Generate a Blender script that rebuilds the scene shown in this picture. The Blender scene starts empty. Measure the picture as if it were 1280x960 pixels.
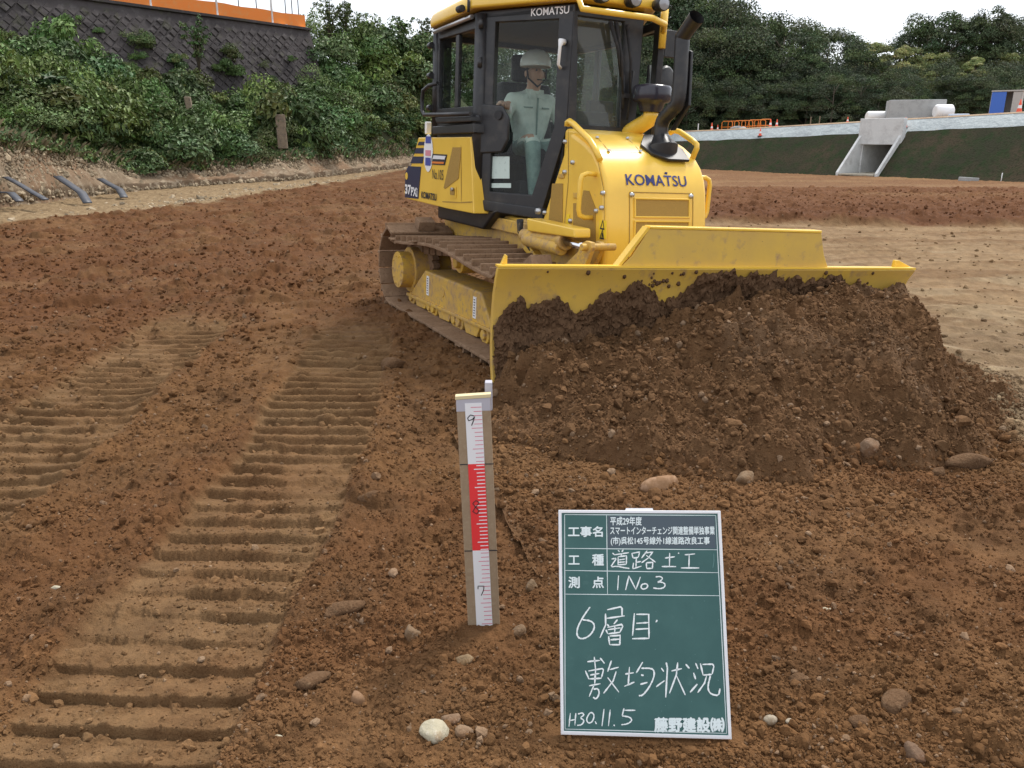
import bpy, bmesh, math, random
import numpy as np
from mathutils import Vector, Matrix
rng = np.random.RandomState(7); random.seed(7)
S = bpy.context.scene
COL = S.collection
R_ = math.radians
# ------------------------------------------------------------------ camera
H = 1.515; PITCH = R_(17.21); FPX = 1000.0
cd = bpy.data.cameras.new('camera'); cam = bpy.data.objects.new('camera', cd); COL.objects.link(cam)
cam.location = (0, 0, H); cam.rotation_euler = (math.pi/2 - PITCH, 0, 0)
cd.sensor_fit = 'HORIZONTAL'; cd.sensor_width = 36; cd.lens = 36*FPX/1280; cd.clip_start = .05; cd.clip_end = 3000
S.camera = cam
# ------------------------------------------------------------------ sky, sun, exposure (bright overcast day)
SUN_EL, SUN_AZ = R_(56), R_(38)          # azimuth clockwise from +Y
wd = bpy.data.worlds.new('World'); S.world = wd; wd.use_nodes = True
nt = wd.node_tree; N = nt.nodes; N.clear()
out = N.new('ShaderNodeOutputWorld'); bg = N.new('ShaderNodeBackground'); sky = N.new('ShaderNodeTexSky')
sky.sky_type = 'NISHITA'; sky.sun_disc = False; sky.sun_elevation = SUN_EL; sky.sun_rotation = SUN_AZ
sky.air_density = 1.0; sky.dust_density = 2.0
mx = N.new('ShaderNodeMix'); mx.data_type = 'RGBA'
tc = N.new('ShaderNodeTexCoord'); nz = N.new('ShaderNodeTexNoise'); nz.inputs['Scale'].default_value = 2.2; nz.inputs['Detail'].default_value = 7
mr = N.new('ShaderNodeMapRange'); mr.inputs['From Min'].default_value = .3; mr.inputs['From Max'].default_value = .7
mr.inputs['To Min'].default_value = .72; mr.inputs['To Max'].default_value = .97
nt.links.new(tc.outputs['Generated'], nz.inputs['Vector']); nt.links.new(nz.outputs['Fac'], mr.inputs['Value'])
nt.links.new(mr.outputs['Result'], mx.inputs['Factor'])
nt.links.new(sky.outputs['Color'], mx.inputs['A']); mx.inputs['B'].default_value = (8.4, 8.7, 9.2, 1)
nt.links.new(mx.outputs['Result'], bg.inputs['Color']); bg.inputs['Strength'].default_value = .10
nt.links.new(bg.outputs['Background'], out.inputs['Surface'])
sl = bpy.data.lights.new('sun', 'SUN'); sl.energy = 2.3; sl.angle = R_(13); sl.color = (1, .95, .88)
so = bpy.data.objects.new('sun', sl); COL.objects.link(so)
sd = Vector((math.sin(SUN_AZ)*math.cos(SUN_EL), math.cos(SUN_AZ)*math.cos(SUN_EL), math.sin(SUN_EL)))
so.rotation_euler = sd.to_track_quat('Z', 'Y').to_euler(); so.location = (0, 0, 30)
S.view_settings.view_transform = 'Standard'; S.view_settings.look = 'None'; S.view_settings.gamma = 1
S.view_settings.exposure = 0.68; S.view_settings.use_curve_mapping = False
S.cycles.max_bounces = 8; S.cycles.transparent_max_bounces = 16
# ------------------------------------------------------------------ where a sight line meets the site (survey of the place)
cP, sP = math.cos(PITCH), math.sin(PITCH)
def ray(px, py):
    u = (px-640)/FPX; v = (480-py)/FPX
    return np.array([u, cP+v*sP, v*cP-sP])
def at(px, py, Y):
    r = ray(px, py); t = Y/r[1]; return np.array([0, 0, H])+r*t
def gz(px, py, z=0.0):
    r = ray(px, py); t = (z-H)/r[2]; return np.array([0, 0, H])+r*t
# bulldozer frame
hd, rl = R_(25.8), R_(-2.8)
Fv = np.array([math.sin(hd), -math.cos(hd), 0]); Lv = np.array([math.cos(hd), math.sin(hd), 0]); Uv = np.array([0, 0, 1.])
L2 = math.cos(rl)*Lv+math.sin(rl)*Uv; U2 = -math.sin(rl)*Lv+math.cos(rl)*Uv
DR = np.stack([Fv, L2, U2], 1)
DO = np.array([.34, 6.86, 0])-1.125*Lv+1.125*L2
def dz(px, py, n, d):
    """point on the machine's own plane n.p = d"""
    r = DR.T@ray(px, py); o = DR.T@(np.array([0, 0, H])-DO); n = np.array(n, float)
    return o+(d-n@o)/(n@r)*r
def dy_(px, py, y): return dz(px, py, (0, 1, 0), y)
def dx_(px, py, x): return dz(px, py, (1, 0, 0), x)
def dw(p): return DO+DR@np.asarray(p, float)
DM = Matrix([[*DR[i], DO[i]] for i in range(3)]+[[0, 0, 0, 1]])
# ------------------------------------------------------------------ noise in the plane
def _h(ix, iy, seed):
    n = (ix.astype(np.int64)*374761393+iy.astype(np.int64)*668265263+seed*974711) & 0xffffffff
    n = ((n ^ (n >> 13))*1274126177) & 0xffffffff
    n = ((n ^ (n >> 16))*2246822519) & 0xffffffff
    return ((n ^ (n >> 15)) & 0xffffff)/float(0xffffff)
def vn(x, y, seed=0):
    ix = np.floor(x); iy = np.floor(y); fx = x-ix; fy = y-iy
    fx = fx*fx*(3-2*fx); fy = fy*fy*(3-2*fy)
    a = _h(ix, iy, seed); b = _h(ix+1, iy, seed); c = _h(ix, iy+1, seed); d = _h(ix+1, iy+1, seed)
    return (a*(1-fx)+b*fx)*(1-fy)+(c*(1-fx)+d*fx)*fy
def fbm(x, y, seed=0, o=4, g=.5):
    s = 0; a = 1; t = 0
    for i in range(o):
        s = s+a*vn(x*2**i+17*i, y*2**i+31*i, seed+i); t += a; a *= g
    return s/t
def lumps(x, y, cell, seed, dens):
    """half-sunk clods: one dome per lattice cell, some cells empty"""
    X = x/cell+.55*(vn(x*2.3/cell, y*2.3/cell, seed+7)-.5)+.3*(vn(x*5/cell, y*5/cell, seed+9)-.5); Y = y/cell+.55*(vn(x*2.3/cell, y*2.3/cell, seed+8)-.5)+.3*(vn(x*5/cell, y*5/cell, seed+10)-.5); ix = np.floor(X); iy = np.floor(Y); out = np.zeros_like(X)
    for i in (-1, 0, 1):
        for j in (-1, 0, 1):
            a = ix+i; b = iy+j
            px = a+.15+.7*_h(a, b, seed); py = b+.15+.7*_h(a, b, seed+1)
            r = .2+.42*_h(a, b, seed+2)**1.6
            on = _h(a, b, seed+3) < dens
            el = .65+.7*_h(a, b, seed+4)
            d2 = ((X-px)*el)**2+((Y-py)/el)**2
            k = np.clip(1-d2/(r*r), 0, 1)**.75*r*cell*(.4+.45*_h(a, b, seed+5))*on
            out = np.maximum(out, k)
    return out
def ss(e0, e1, x):
    t = np.clip((x-e0)/(e1-e0), 0, 1); return t*t*(3-2*t)
# ------------------------------------------------------------------ materials
def mat(name, col, rough=.6, metal=0, noise=None, bump=None, attr=None, spec=.5, coat=0, obj_rand=0, extra=None):
    """noise = list of (scale, colour, lo, hi) laid over col; bump = list of (scale, strength, distance)"""
    m = bpy.data.materials.new(name); m.use_nodes = True
    t = m.node_tree; n = t.nodes; b = n['Principled BSDF']
    b.inputs['Roughness'].default_value = rough; b.inputs['Metallic'].default_value = metal
    b.inputs['Specular IOR Level'].default_value = spec; b.inputs['Coat Weight'].default_value = coat; b.inputs['Coat Roughness'].default_value = .15
    co = n.new('ShaderNodeTexCoord').outputs['Object']
    if attr:
        a = n.new('ShaderNodeAttribute'); a.attribute_name = attr; c = a.outputs['Color']
    else:
        rgb = n.new('ShaderNodeRGB'); rgb.outputs[0].default_value = (*col, 1); c = rgb.outputs[0]
    for (sc, cc, lo, hi) in (noise or []):
        z = n.new('ShaderNodeTexNoise'); z.inputs['Scale'].default_value = sc; z.inputs['Detail'].default_value = 6; z.inputs['Roughness'].default_value = .62
        t.links.new(co, z.inputs['Vector'])
        r = n.new('ShaderNodeMapRange'); r.inputs['From Min'].default_value = lo; r.inputs['From Max'].default_value = hi
        t.links.new(z.outputs['Fac'], r.inputs['Value'])
        x = n.new('ShaderNodeMix'); x.data_type = 'RGBA'
        t.links.new(r.outputs['Result'], x.inputs['Factor']); t.links.new(c, x.inputs['A'])
        if len(cc) == 4:      # multiply tint instead of replacing
            x.blend_type = 'MULTIPLY'
        x.inputs['B'].default_value = (*cc[:3], 1); c = x.outputs['Result']
    if obj_rand:
        oi = n.new('ShaderNodeObjectInfo'); hs = n.new('ShaderNodeHueSaturation')
        r = n.new('ShaderNodeMapRange'); r.inputs['To Min'].default_value = 1-obj_rand; r.inputs['To Max'].default_value = 1+obj_rand
        t.links.new(oi.outputs['Random'], r.inputs['Value']); t.links.new(r.outputs['Result'], hs.inputs['Value'])
        r2 = n.new('ShaderNodeMapRange'); r2.inputs['To Min'].default_value = .5-obj_rand*.06; r2.inputs['To Max'].default_value = .5+obj_rand*.05
        ml = n.new('ShaderNodeMath'); ml.operation = 'FRACT'; mm = n.new('ShaderNodeMath'); mm.operation = 'MULTIPLY'; mm.inputs[1].default_value = 7.3
        t.links.new(oi.outputs['Random'], mm.inputs[0]); t.links.new(mm.outputs[0], ml.inputs[0]); t.links.new(ml.outputs[0], r2.inputs['Value'])
        t.links.new(r2.outputs['Result'], hs.inputs['Hue']); t.links.new(c, hs.inputs['Color']); c = hs.outputs['Color']
    t.links.new(c, b.inputs['Base Color'])
    prev = None
    for (sc, st, ds) in (bump or []):
        z = n.new('ShaderNodeTexNoise'); z.inputs['Scale'].default_value = sc; z.inputs['Detail'].default_value = 5
        t.links.new(co, z.inputs['Vector'])
        k = n.new('ShaderNodeBump'); k.inputs['Strength'].default_value = st; k.inputs['Distance'].default_value = ds
        t.links.new(z.outputs['Fac'], k.inputs['Height'])
        if prev: t.links.new(prev, k.inputs['Normal'])
        prev = k.outputs['Normal']
    if prev: t.links.new(prev, b.inputs['Normal'])
    return m
def glass_mat(name, tint, refl=1.0, painted_sheen=0.0):
    m = bpy.data.materials.new(name); m.use_nodes = True; t = m.node_tree; n = t.nodes; n.clear()
    o = n.new('ShaderNodeOutputMaterial'); a = n.new('ShaderNodeBsdfTransparent'); a.inputs['Color'].default_value = (*tint, 1)
    g = n.new('ShaderNodeBsdfGlossy'); g.inputs['Roughness'].default_value = .02; g.inputs['Color'].default_value = (refl, refl, refl, 1)
    f = n.new('ShaderNodeFresnel'); f.inputs['IOR'].default_value = 1.5; x = n.new('ShaderNodeMixShader')
    ge = n.new('ShaderNodeNewGeometry'); iv = n.new('ShaderNodeMath'); iv.operation = 'SUBTRACT'; iv.inputs[0].default_value = 1; t.links.new(ge.outputs['Backfacing'], iv.inputs[1]); fm = n.new('ShaderNodeMath'); fm.operation = 'MULTIPLY'; t.links.new(f.outputs[0], fm.inputs[0]); t.links.new(iv.outputs[0], fm.inputs[1])
    t.links.new(fm.outputs[0], x.inputs[0]); t.links.new(a.outputs[0], x.inputs[1]); t.links.new(g.outputs[0], x.inputs[2])
    last = x
    if painted_sheen:
        d = n.new('ShaderNodeBsdfDiffuse'); d.inputs['Color'].default_value = (.5, .5, .45, 1)  # flat pale diffuse that imitates light on the pane
        y = n.new('ShaderNodeMixShader'); y.inputs[0].default_value = painted_sheen
        t.links.new(x.outputs[0], y.inputs[1]); t.links.new(d.outputs[0], y.inputs[2]); last = y
    t.links.new(last.outputs[0], o.inputs['Surface']); return m
DUST = (.33, .21, .12)
M = {}
M['soil'] = mat('soil', (0, 0, 0), .96, attr='soil', spec=.12, noise=[(9, (.72, .68, .66, 1), .45, .7), (60, (1.18, 1.15, 1.1, 1), .52, .7), (190, (.7, .68, .66, 1), .5, .72)], bump=[(45, .7, .014), (150, .9, .006), (400, .8, .003)])
M['clod'] = mat('clod', (0, 0, 0), .96, attr='soil', spec=.12, noise=[(60, (1.2, 1.15, 1.1, 1), .5, .7), (190, (.7, .68, .66, 1), .5, .72)], bump=[(90, .6, .006), (320, .6, .003)])
M['stone'] = mat('stone', (.21, .145, .09), .9, noise=[(9, (.15, .085, .042), .4, .58), (70, (.27, .2, .14), .55, .75), (200, (.7, .66, .62, 1), .5, .7)], bump=[(22, .7, .012), (90, .7, .005)], obj_rand=.2, spec=.2)
M['soilrock'] = mat('soil_caked_rock', (.135, .078, .042), .95, noise=[(12, (.105, .058, .03), .4, .62), (60, (.18, .115, .066), .55, .72), (200, (.65, .62, .6, 1), .5, .7)], bump=[(18, .8, .015), (70, .9, .007), (200, .7, .003)], spec=.1)
M['grey_stone'] = mat('grey_stone', (.30, .255, .19), .85, noise=[(15, (.2, .14, .085), .45, .62), (80, (.36, .31, .24), .5, .7)], bump=[(40, .6, .006)], spec=.2)
M['pale_stone'] = mat('pale_stone', (.37, .33, .235), .8, noise=[(18, (.24, .16, .09), .52, .68), (80, (.46, .42, .33), .5, .7)], bump=[(26, .7, .010), (90, .6, .004)], spec=.2)
M['orange_stone'] = mat('orange_stone', (.23, .13, .068), .8, noise=[(25, (.38, .24, .15), .45, .7), (10, (.2, .11, .055), .45, .6)], bump=[(60, .4, .004)], spec=.2)
Y1 = (.85, .54, .065)
M['yellow'] = mat('yellow_paint', Y1, .34, coat=.25, noise=[(3, (.90, .88, .8, 1), .45, .75), (26, (.62, .40, .10), .66, .82)], bump=[(2.5, .05, .02)])
M['yellow_dusty'] = mat('yellow_paint_dusty', (.62, .38, .05), .6, noise=[(5, (.45, .28, .10), .38, .66), (22, DUST, .5, .68), (80, (.2, .12, .07), .62, .75)], bump=[(40, .25, .004)])
M['yellow_blade'] = mat('yellow_paint_scuffed', (.66, .43, .07), .45, noise=[(4, (.56, .36, .085), .34, .68), (11, DUST, .56, .76), (60, (.16, .09, .05), .67, .74)], bump=[(6, .1, .01)])
M['mesh'] = mat('tan_mesh', (.42, .25, .045), .7, noise=[(400, (.6, .6, .6, 1), .45, .6)])
M['blue_letter'] = mat('blue_lettering', (.02, .03, .16), .4)
M['black'] = mat('black_paint', (.018, .018, .02), .42, noise=[(9, (.05, .045, .04), .5, .75), (50, (.10, .075, .055), .66, .8)])
M['rubber'] = mat('black_rubber', (.02, .02, .022), .7, noise=[(20, (.06, .05, .045), .5, .8)])
M['dark_plastic'] = mat('dark_plastic', (.03, .028, .04), .22)
M['white'] = mat('white_paint', (.8, .8, .8), .5)
M['steel'] = mat('chrome_rod', (.75, .76, .78), .18, metal=1)
M['bolt'] = mat('bolt_steel', (.5, .5, .5), .35, metal=.8)
M['trackdirt'] = mat('dirt_caked_steel', (.23, .145, .088), .9, spec=.15, noise=[(7, (.29, .19, .12), .45, .7), (40, (.13, .075, .045), .54, .72), (150, (.3, .2, .13), .6, .78)], bump=[(25, .6, .012), (110, .5, .004)])
M['glass'] = glass_mat('tinted_glass', (.95, .98, .96), .45, .0)
M['lamp_glass'] = mat('lamp_glass', (.30, .31, .33), .12, spec=.8)
M['navy'] = mat('navy_decal', (.015, .02, .06), .45)
M['concrete'] = mat('concrete', (.36, .37, .37), .85, noise=[(2.5, (.27, .28, .28), .45, .7), (18, (.43, .43, .42), .5, .75)], bump=[(20, .2, .01)])
M['sheet'] = mat('pale_sheet', (.34, .38, .385), .7, noise=[(.5, (.27, .30, .31), .45, .65), (9, (.50, .54, .55), .55, .75), (2.5, (.36, .35, .31), .62, .75)], bump=[(2.5, .8, .12)])
M['orange'] = mat('orange_plastic', (.72, .2, .02), .6, noise=[(4, (.62, .25, .06), .5, .75)])
M['cone'] = mat('cone_orange', (.8, .1, .04), .5)
M['wood'] = mat('weathered_wood', (.2, .15, .1), .85, noise=[(8, (.12, .09, .07), .45, .65), (40, (.28, .22, .16), .5, .7)], bump=[(50, .4, .006)])
M['ply'] = mat('stake_wood', (.30, .215, .135), .75, noise=[(12, (.26, .18, .11), .45, .7), (90, (.34, .26, .17), .5, .7)], bump=[(120, .2, .001)])
M['glass_front'] = glass_mat('windscreen_painted_sheen', (.82, .89, .87), .9, .06)  # pale tone mixed in, standing in for bright sky reflected on the windscreen
M['new_concrete'] = mat('new_concrete', (.62, .63, .62), .8, noise=[(1.2, (.48, .48, .47), .45, .7), (9, (.68, .68, .66), .5, .75), (.8, (.36, .35, .33), .6, .75)], bump=[(20, .2, .01)])
M['leaf'] = mat('shrub_leaf', (.075, .135, .04), .6, attr='leafc', spec=.35, obj_rand=.36)
M['tree_leaf'] = mat('tree_leaf', (.03, .06, .02), .75, attr='leafc', spec=.2, obj_rand=.30)
M['bark'] = mat('bark', (.09, .07, .05), .9, noise=[(6, (.05, .04, .03), .45, .7)])
# ------------------------------------------------------------------ mesh helpers
def link(name, me, mats, parent=None, smooth=False):
    for m in (mats if isinstance(mats, (list, tuple)) else [mats]):
        me.materials.append(M[m] if isinstance(m, str) else m)
    if smooth: me.polygons.foreach_set('use_smooth', [True]*len(me.polygons))
    o = bpy.data.objects.new(name, me); COL.objects.link(o)
    if parent: o.parent = parent
    return o
def tag(o, label=None, cat=None, group=None, kind=None):
    for k, v in (('label', label), ('category', cat), ('group', group), ('kind', kind)):
        if v: o[k] = v
    return o
def empty(name, loc=(0, 0, 0), rz=0):
    o = bpy.data.objects.new(name, None); COL.objects.link(o); o.location = loc; o.rotation_euler = (0, 0, rz); o.empty_display_size = .1; return o
def copy_tree(o, parent=None):
    c = o.copy(); COL.objects.link(c)
    if parent: c.parent = parent
    for ch in list(o.children): copy_tree(ch, c)
    return c
def grid_mesh(name, P, colors=None, attr='soil'):
    """P (n,m,3)"""
    n, m = P.shape[:2]; me = bpy.data.meshes.new(name)
    idx = np.arange(n*m).reshape(n, m)
    q = np.stack([idx[:-1, :-1], idx[:-1, 1:], idx[1:, 1:], idx[1:, :-1]], -1).reshape(-1, 4)
    return raw_mesh(name, P.reshape(-1, 3), q, None if colors is None else colors.reshape(-1, 3), attr)
def raw_mesh(name, V, Q, colors=None, attr='soil', smooth=True):
    me = bpy.data.meshes.new(name); k = Q.shape[1]
    me.vertices.add(len(V)); me.vertices.foreach_set('co', np.ascontiguousarray(V, np.float32).ravel())
    me.loops.add(Q.size); me.loops.foreach_set('vertex_index', np.ascontiguousarray(Q, np.int32).ravel())
    me.polygons.add(len(Q)); me.polygons.foreach_set('loop_start', np.arange(0, Q.size, k, dtype=np.int32))
    if colors is not None:
        a = me.attributes.new(attr, 'FLOAT_COLOR', 'POINT')
        a.data.foreach_set('color', np.concatenate([colors, np.ones((len(colors), 1))], 1).astype(np.float32).ravel())
    me.update(calc_edges=True)
    me.polygons.foreach_set('use_smooth', np.full(len(Q), smooth, dtype=bool))
    return me
class MB:
    def __init__(s): s.v = []; s.f = []; s.mi = []; s.sm = []
    def add(s, vs, fs, mi=0, sm=False):
        b = len(s.v); s.v += [tuple(map(float, p)) for p in vs]
        for f in fs: s.f.append([b+i for i in f]); s.mi.append(mi); s.sm.append(sm)
        return s
    def box(s, c, d, M3=None, mi=0):
        c = np.array(c, float); d = np.array(d, float)/2
        vs = []
        for z in (-1, 1):
            for (x, y) in ((-1, -1), (1, -1), (1, 1), (-1, 1)):
                p = np.array([x, y, z])*d
                vs.append(c+(M3@p if M3 is not None else p))
        return s.add(vs, [(3, 2, 1, 0), (4, 5, 6, 7), (0, 1, 5, 4), (1, 2, 6, 5), (2, 3, 7, 6), (3, 0, 4, 7)], mi)
    def prism(s, poly, ext, mi=0):
        """poly: 3-D points of one face; ext: offset vector"""
        n = len(poly); p = [np.array(q, float) for q in poly]; e = np.array(ext, float)
        nn = sum((np.cross(p[i]-p[0], p[(i+1) % n]-p[0]) for i in range(1, n-1)), np.zeros(3))
        if nn@e > 0: p = p[::-1]
        vs = p+[q+e for q in p]
        return s.add(vs, [tuple(range(n)), tuple(range(2*n-1, n-1, -1))]+[((i+1) % n, i, n+i, n+(i+1) % n) for i in range(n)], mi)
    def ring(s, outer, inner, ext, mi=0):
        """frame: two polygons with the same number of points"""
        n = len(outer); o = [np.array(q, float) for q in outer]; i_ = [np.array(q, float) for q in inner]; e = np.array(ext, float)
        nn = sum((np.cross(o[i]-o[0], o[(i+1) % n]-o[0]) for i in range(1, n-1)), np.zeros(3))
        if nn@e > 0: o = o[::-1]; i_ = i_[::-1]
        vs = o+i_+[q+e for q in o]+[q+e for q in i_]; fs = []
        for k in range(n):
            l = (k+1) % n
            fs += [(k, l, n+l, n+k), (2*n+l, 2*n+k, 3*n+k, 3*n+l), (l, k, 2*n+k, 2*n+l), (n+k, n+l, 3*n+l, 3*n+k)]
        return s.add(vs, fs, mi)
    def tube(s, path, r, seg=10, mi=0, cap=True, closed=False):
        P = [np.array(p, float) for p in path]; n = len(P); rs = r if isinstance(r, (list, tuple)) else [r]*n
        T = []
        for i in range(n):
            a = P[i-1] if (i > 0 or closed) else P[i]; b = P[(i+1) % n] if (i < n-1 or closed) else P[i]
            t = b-a; T.append(t/(np.linalg.norm(t)+1e-12))
        u = np.cross(T[0], (0, 0, 1)); u = np.cross(T[0], (1, 0, 0)) if np.linalg.norm(u) < .1 else u
        vs = []
        for i in range(n):
            u = u-T[i]*(u@T[i]); u /= np.linalg.norm(u)+1e-12; w = np.cross(T[i], u)
            for k in range(seg):
                a = 2*math.pi*k/seg; vs.append(P[i]+rs[i]*(math.cos(a)*u+math.sin(a)*w))
        fs = []
        for i in range(n-1 if not closed else n):
            j = (i+1) % n
            for k in range(seg):
                l = (k+1) % seg; fs.append((i*seg+k, i*seg+l, j*seg+l, j*seg+k))
        s.add(vs, fs, mi, True)
        if cap and not closed:
            b = len(s.v)-n*seg
            s.f += [[b+k for k in range(seg)][::-1], [b+(n-1)*seg+k for k in range(seg)]]; s.mi += [mi, mi]; s.sm += [False, False]
        return s
    def cyl(s, a, b, r, r2=None, seg=20, mi=0): return s.tube([a, b], [r, r if r2 is None else r2], seg, mi)
    def lathe(s, prof, c=(0, 0, 0), seg=24, M3=None, mi=0):
        vs = []; n = len(prof); c = np.array(c, float)
        for (r, z) in prof:
            for k in range(seg):
                a = 2*math.pi*k/seg; p = np.array([r*math.cos(a), r*math.sin(a), z]); vs.append(c+(M3@p if M3 is not None else p))
        fs = [(i*seg+k, i*seg+(k+1) % seg, (i+1)*seg+(k+1) % seg, (i+1)*seg+k) for i in range(n-1) for k in range(seg)]
        return s.add(vs, fs, mi, True)
    def quadstrip(s, A, B, mi=0):
        n = len(A); return s.add(list(A)+list(B), [(i, i+1, n+i+1, n+i) for i in range(n-1)], mi, True)
    def build(s, name, mats, parent=None, bevel=0, seg=2, angle=35, smooth=None):
        me = bpy.data.meshes.new(name); me.from_pydata(s.v, [], s.f)
        me.polygons.foreach_set('material_index', s.mi); me.polygons.foreach_set('use_smooth', s.sm if smooth is None else [smooth]*len(s.f))
        me.update()
        o = link(name, me, mats, parent)
        if bevel:
            b = o.modifiers.new('bevel', 'BEVEL'); b.width = bevel; b.segments = seg; b.limit_method = 'ANGLE'; b.angle_limit = R_(angle); b.harden_normals = False
            me.polygons.foreach_set('use_smooth', [True]*len(me.polygons))
            w = o.modifiers.new('wn', 'WEIGHTED_NORMAL'); w.keep_sharp = True
        return o
_dg = None
def text_geo(s, bold=0):
    cu = bpy.data.curves.new('lettering', 'FONT'); cu.body = s; cu.size = 1; cu.offset = bold; cu.resolution_u = 3; cu.fill_mode = 'FRONT'
    o = bpy.data.objects.new('lettering', cu); COL.objects.link(o)
    dg = bpy.context.evaluated_depsgraph_get(); me = bpy.data.meshes.new_from_object(o.evaluated_get(dg))
    V = np.array([v.co[:] for v in me.vertices]).reshape(-1, 3); F = [list(p.vertices) for p in me.polygons]
    bpy.data.objects.remove(o); bpy.data.curves.remove(cu); bpy.data.meshes.remove(me)
    return V, F
def text(mb, s, o, e1, e2, w, h, bold=0, mi=0, lift=0, strike=0):
    """fit the words s into the box o + [0..w]*e1 + [0..h]*e2"""
    V, F = text_geo(s, bold)
    if not len(V): return mb
    lo = V.min(0); d = V.max(0)-lo
    o, e1, e2 = (np.array(q, float) for q in (o, e1, e2)); n = np.cross(e1, e2)
    sx = w/d[0]; sy = h/d[1]
    offs = [(0, 0)] if not strike else [(-strike, 0), (0, 0), (strike, 0), (0, strike), (0, -strike)]
    for k, (a, b) in enumerate(offs): mb.add([o+e1*((p[0]-lo[0])*sx+a)+e2*((p[1]-lo[1])*sy+b)+n*(lift+.00012*k) for p in V], F, mi)
    return mb
# ================================================================== GROUND
EDGE_Y = [0, 9, 14.66, 16.5, 19.1, 23.3, 28.3, 38.4, 60, 400]; EDGE_X = [-16, -11.6, -9.25, -8.44, -7.3, -7.05, -6.04, -5.2, -4, -4]
def edge_x(Y): return np.interp(Y, EDGE_Y, EDGE_X)
def bands(x, y):
    wob = .05*(fbm(y*2.2, x*2.2, 50, 3)-.5)*2
    c2 = -1.06-.10*np.clip(y-4, 0, 9); c1 = -2.44-.10*np.clip(y-3.6, 0, 9)
    m2 = ss(.34, .29, np.abs(x-c2+wob))*ss(7.0, 6.2, y); m1 = ss(.40, .33, np.abs(x-c1+wob))*ss(7.4, 6.4, y)*ss(2.3, 2.9, y)
    return m2, m1
def tread(x, y, seed, tilt):
    ph = (y+tilt*x+.03*(fbm(x*1.6, y*2.0, seed, 2)-.5)+.012*(fbm(x*9, y*9, seed+3, 3)-.5)*ss(3.4, 2.4, y))/.134
    p = ph-np.floor(ph)
    fw = np.clip(.075+.07*(y-2.2), .075, .32); up = ss(0, 1, p/fw); fall = 1-np.clip((p-fw)/(1-fw), 0, 1)**1.2
    return up*(.1+.9*fall)-.45
def zone_tan(x, y):
    n = (fbm(x*.9, y*.9, 21, 4)-.5)*1.6
    a = ss(-.15, .25, x-2.75+n*.35+np.clip(y-4.5, 0, 3)*.25)*ss(3.0, 4.0, y+n*.6)
    b = ss(6.8, 8.2, y+n)*ss(.3, 1.6, x+n)
    return np.maximum(a, b)*ss(15.0, 14.5, y+.04*x+n*.18)
def ridge(x, y):
    return .15*ss(14.55, 15.0, y+.04*x+(fbm(x*.8, y*.8, 23, 4)-.5)*.9)*ss(1, 4, x)
def ground_h(x, y, fine=True):
    r = np.hypot(x, y)
    z = -1.15*ss(16, 50, y)*ss(-5, 6, x)
    z = z+ridge(x, y)*ss(60, 30, y)
    z = z+(fbm(x*.35, y*.35, 1, 3)-.5)*.10*ss(2.5, 8, r)
    m2, m1 = bands(x, y); mb = np.maximum(m2, m1); tn = zone_tan(x, y)
    soft = ss(.54, .68, fbm(x*1.3+5, y*1.3, 3, 3))*.45        # trodden, smoother patches
    rough = (1-.85*mb)*(1-.75*tn)*(1-.6*soft)
    z = z+(fbm(x*2.2, y*2.2, 4, 4)-.5)*.075*(1-.8*mb)*(1-.5*tn)+(fbm(x*9, y*9, 5, 4)-.5)*.034*rough+(fbm(x*40, y*40, 6, 4, .65)-.5)*.020*(.35+.65*rough)*ss(7, 4, r)
    if fine:
        z = z+rough*(lumps(x, y, .17, 100, .16)*.6+lumps(x, y, .075, 110, .35)*.8+lumps(x, y, .036, 120, .6)*.9+lumps(x, y, .017, 130, .7)*ss(6, 4, y))
        z = z+(lumps(x, y, .30, 170, .4)*.7+lumps(x, y, .14, 171, .5)*.7)*ss(5, 8, y)*(1-.85*tn)*(1-mb)*ss(-.2, .3, x-edge_x(y))*(1-.6*ss(22, 30, y))
        z = z+mb*(lumps(x, y, .11, 140, .12)*.6+lumps(x, y, .04, 150, .3)*.8*ss(5, 3.5, y)+lumps(x, y, .018, 151, .35)*.8*ss(3.6, 2.6, y))+tn*(lumps(x, y, .14, 160, .12)*.35)
    keep = (.35+.65*ss(.36, .5, fbm(x*3.2, y*3.2, 64, 3)))*(.75+.25*ss(.33, .52, fbm(x*1.6, y*1.6, 60, 3)))
    amp = (.042+.018*(fbm(x*7, y*7, 61, 3)-.5))*keep*(1+.6*ss(2.8, 4.5, y))
    z = z+m2*(amp*tread(x, y, 70, .03)-.02)+m1*(amp*.8*tread(x, y, 75, .02)-.02)
    # spill ridges pushed up beside the tracks, wheel ruts in the tan hard ground
    for c0, mm in ((-1.06-.10*np.clip(y-4, 0, 9), 7.0), (-2.44-.10*np.clip(y-3.6, 0, 9), 7.0)):
        d = np.abs(np.abs(x-c0)-.38); z = z+.028*np.exp(-(d/.06)**2)*ss(mm, mm-1.5, y)*(.3+fbm(x*3, y*3, 77, 3))
    z = z+tn*(fbm(x*.5, y*3.2, 80, 4)-.5)*.07
    q = np.hypot(x-5.2, y-8.4)+.15*(fbm(x*1.5, y*1.5, 82, 3)-.5); z = z+tn*.012*np.sin(q*21)*ss(.38, .55, fbm(x*.6+9, y*.6, 83, 3))*ss(4.6, 3.6, q)
    bdist = np.hypot(np.clip(np.abs(x-.354)-.23, 0, 9), y-1.75); z = np.where(bdist < .075, np.minimum(z, .0)*ss(.03, .075, bdist)+(-.010)*(1-ss(.03, .075, bdist)), z)
    z = z-.055*np.exp(-((x-.0+.29)**2/.0030+(y-2.84)**2/.0022))
    return z
def pick(c, k): return np.array(c)[None, :]*k[:, None]
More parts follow.
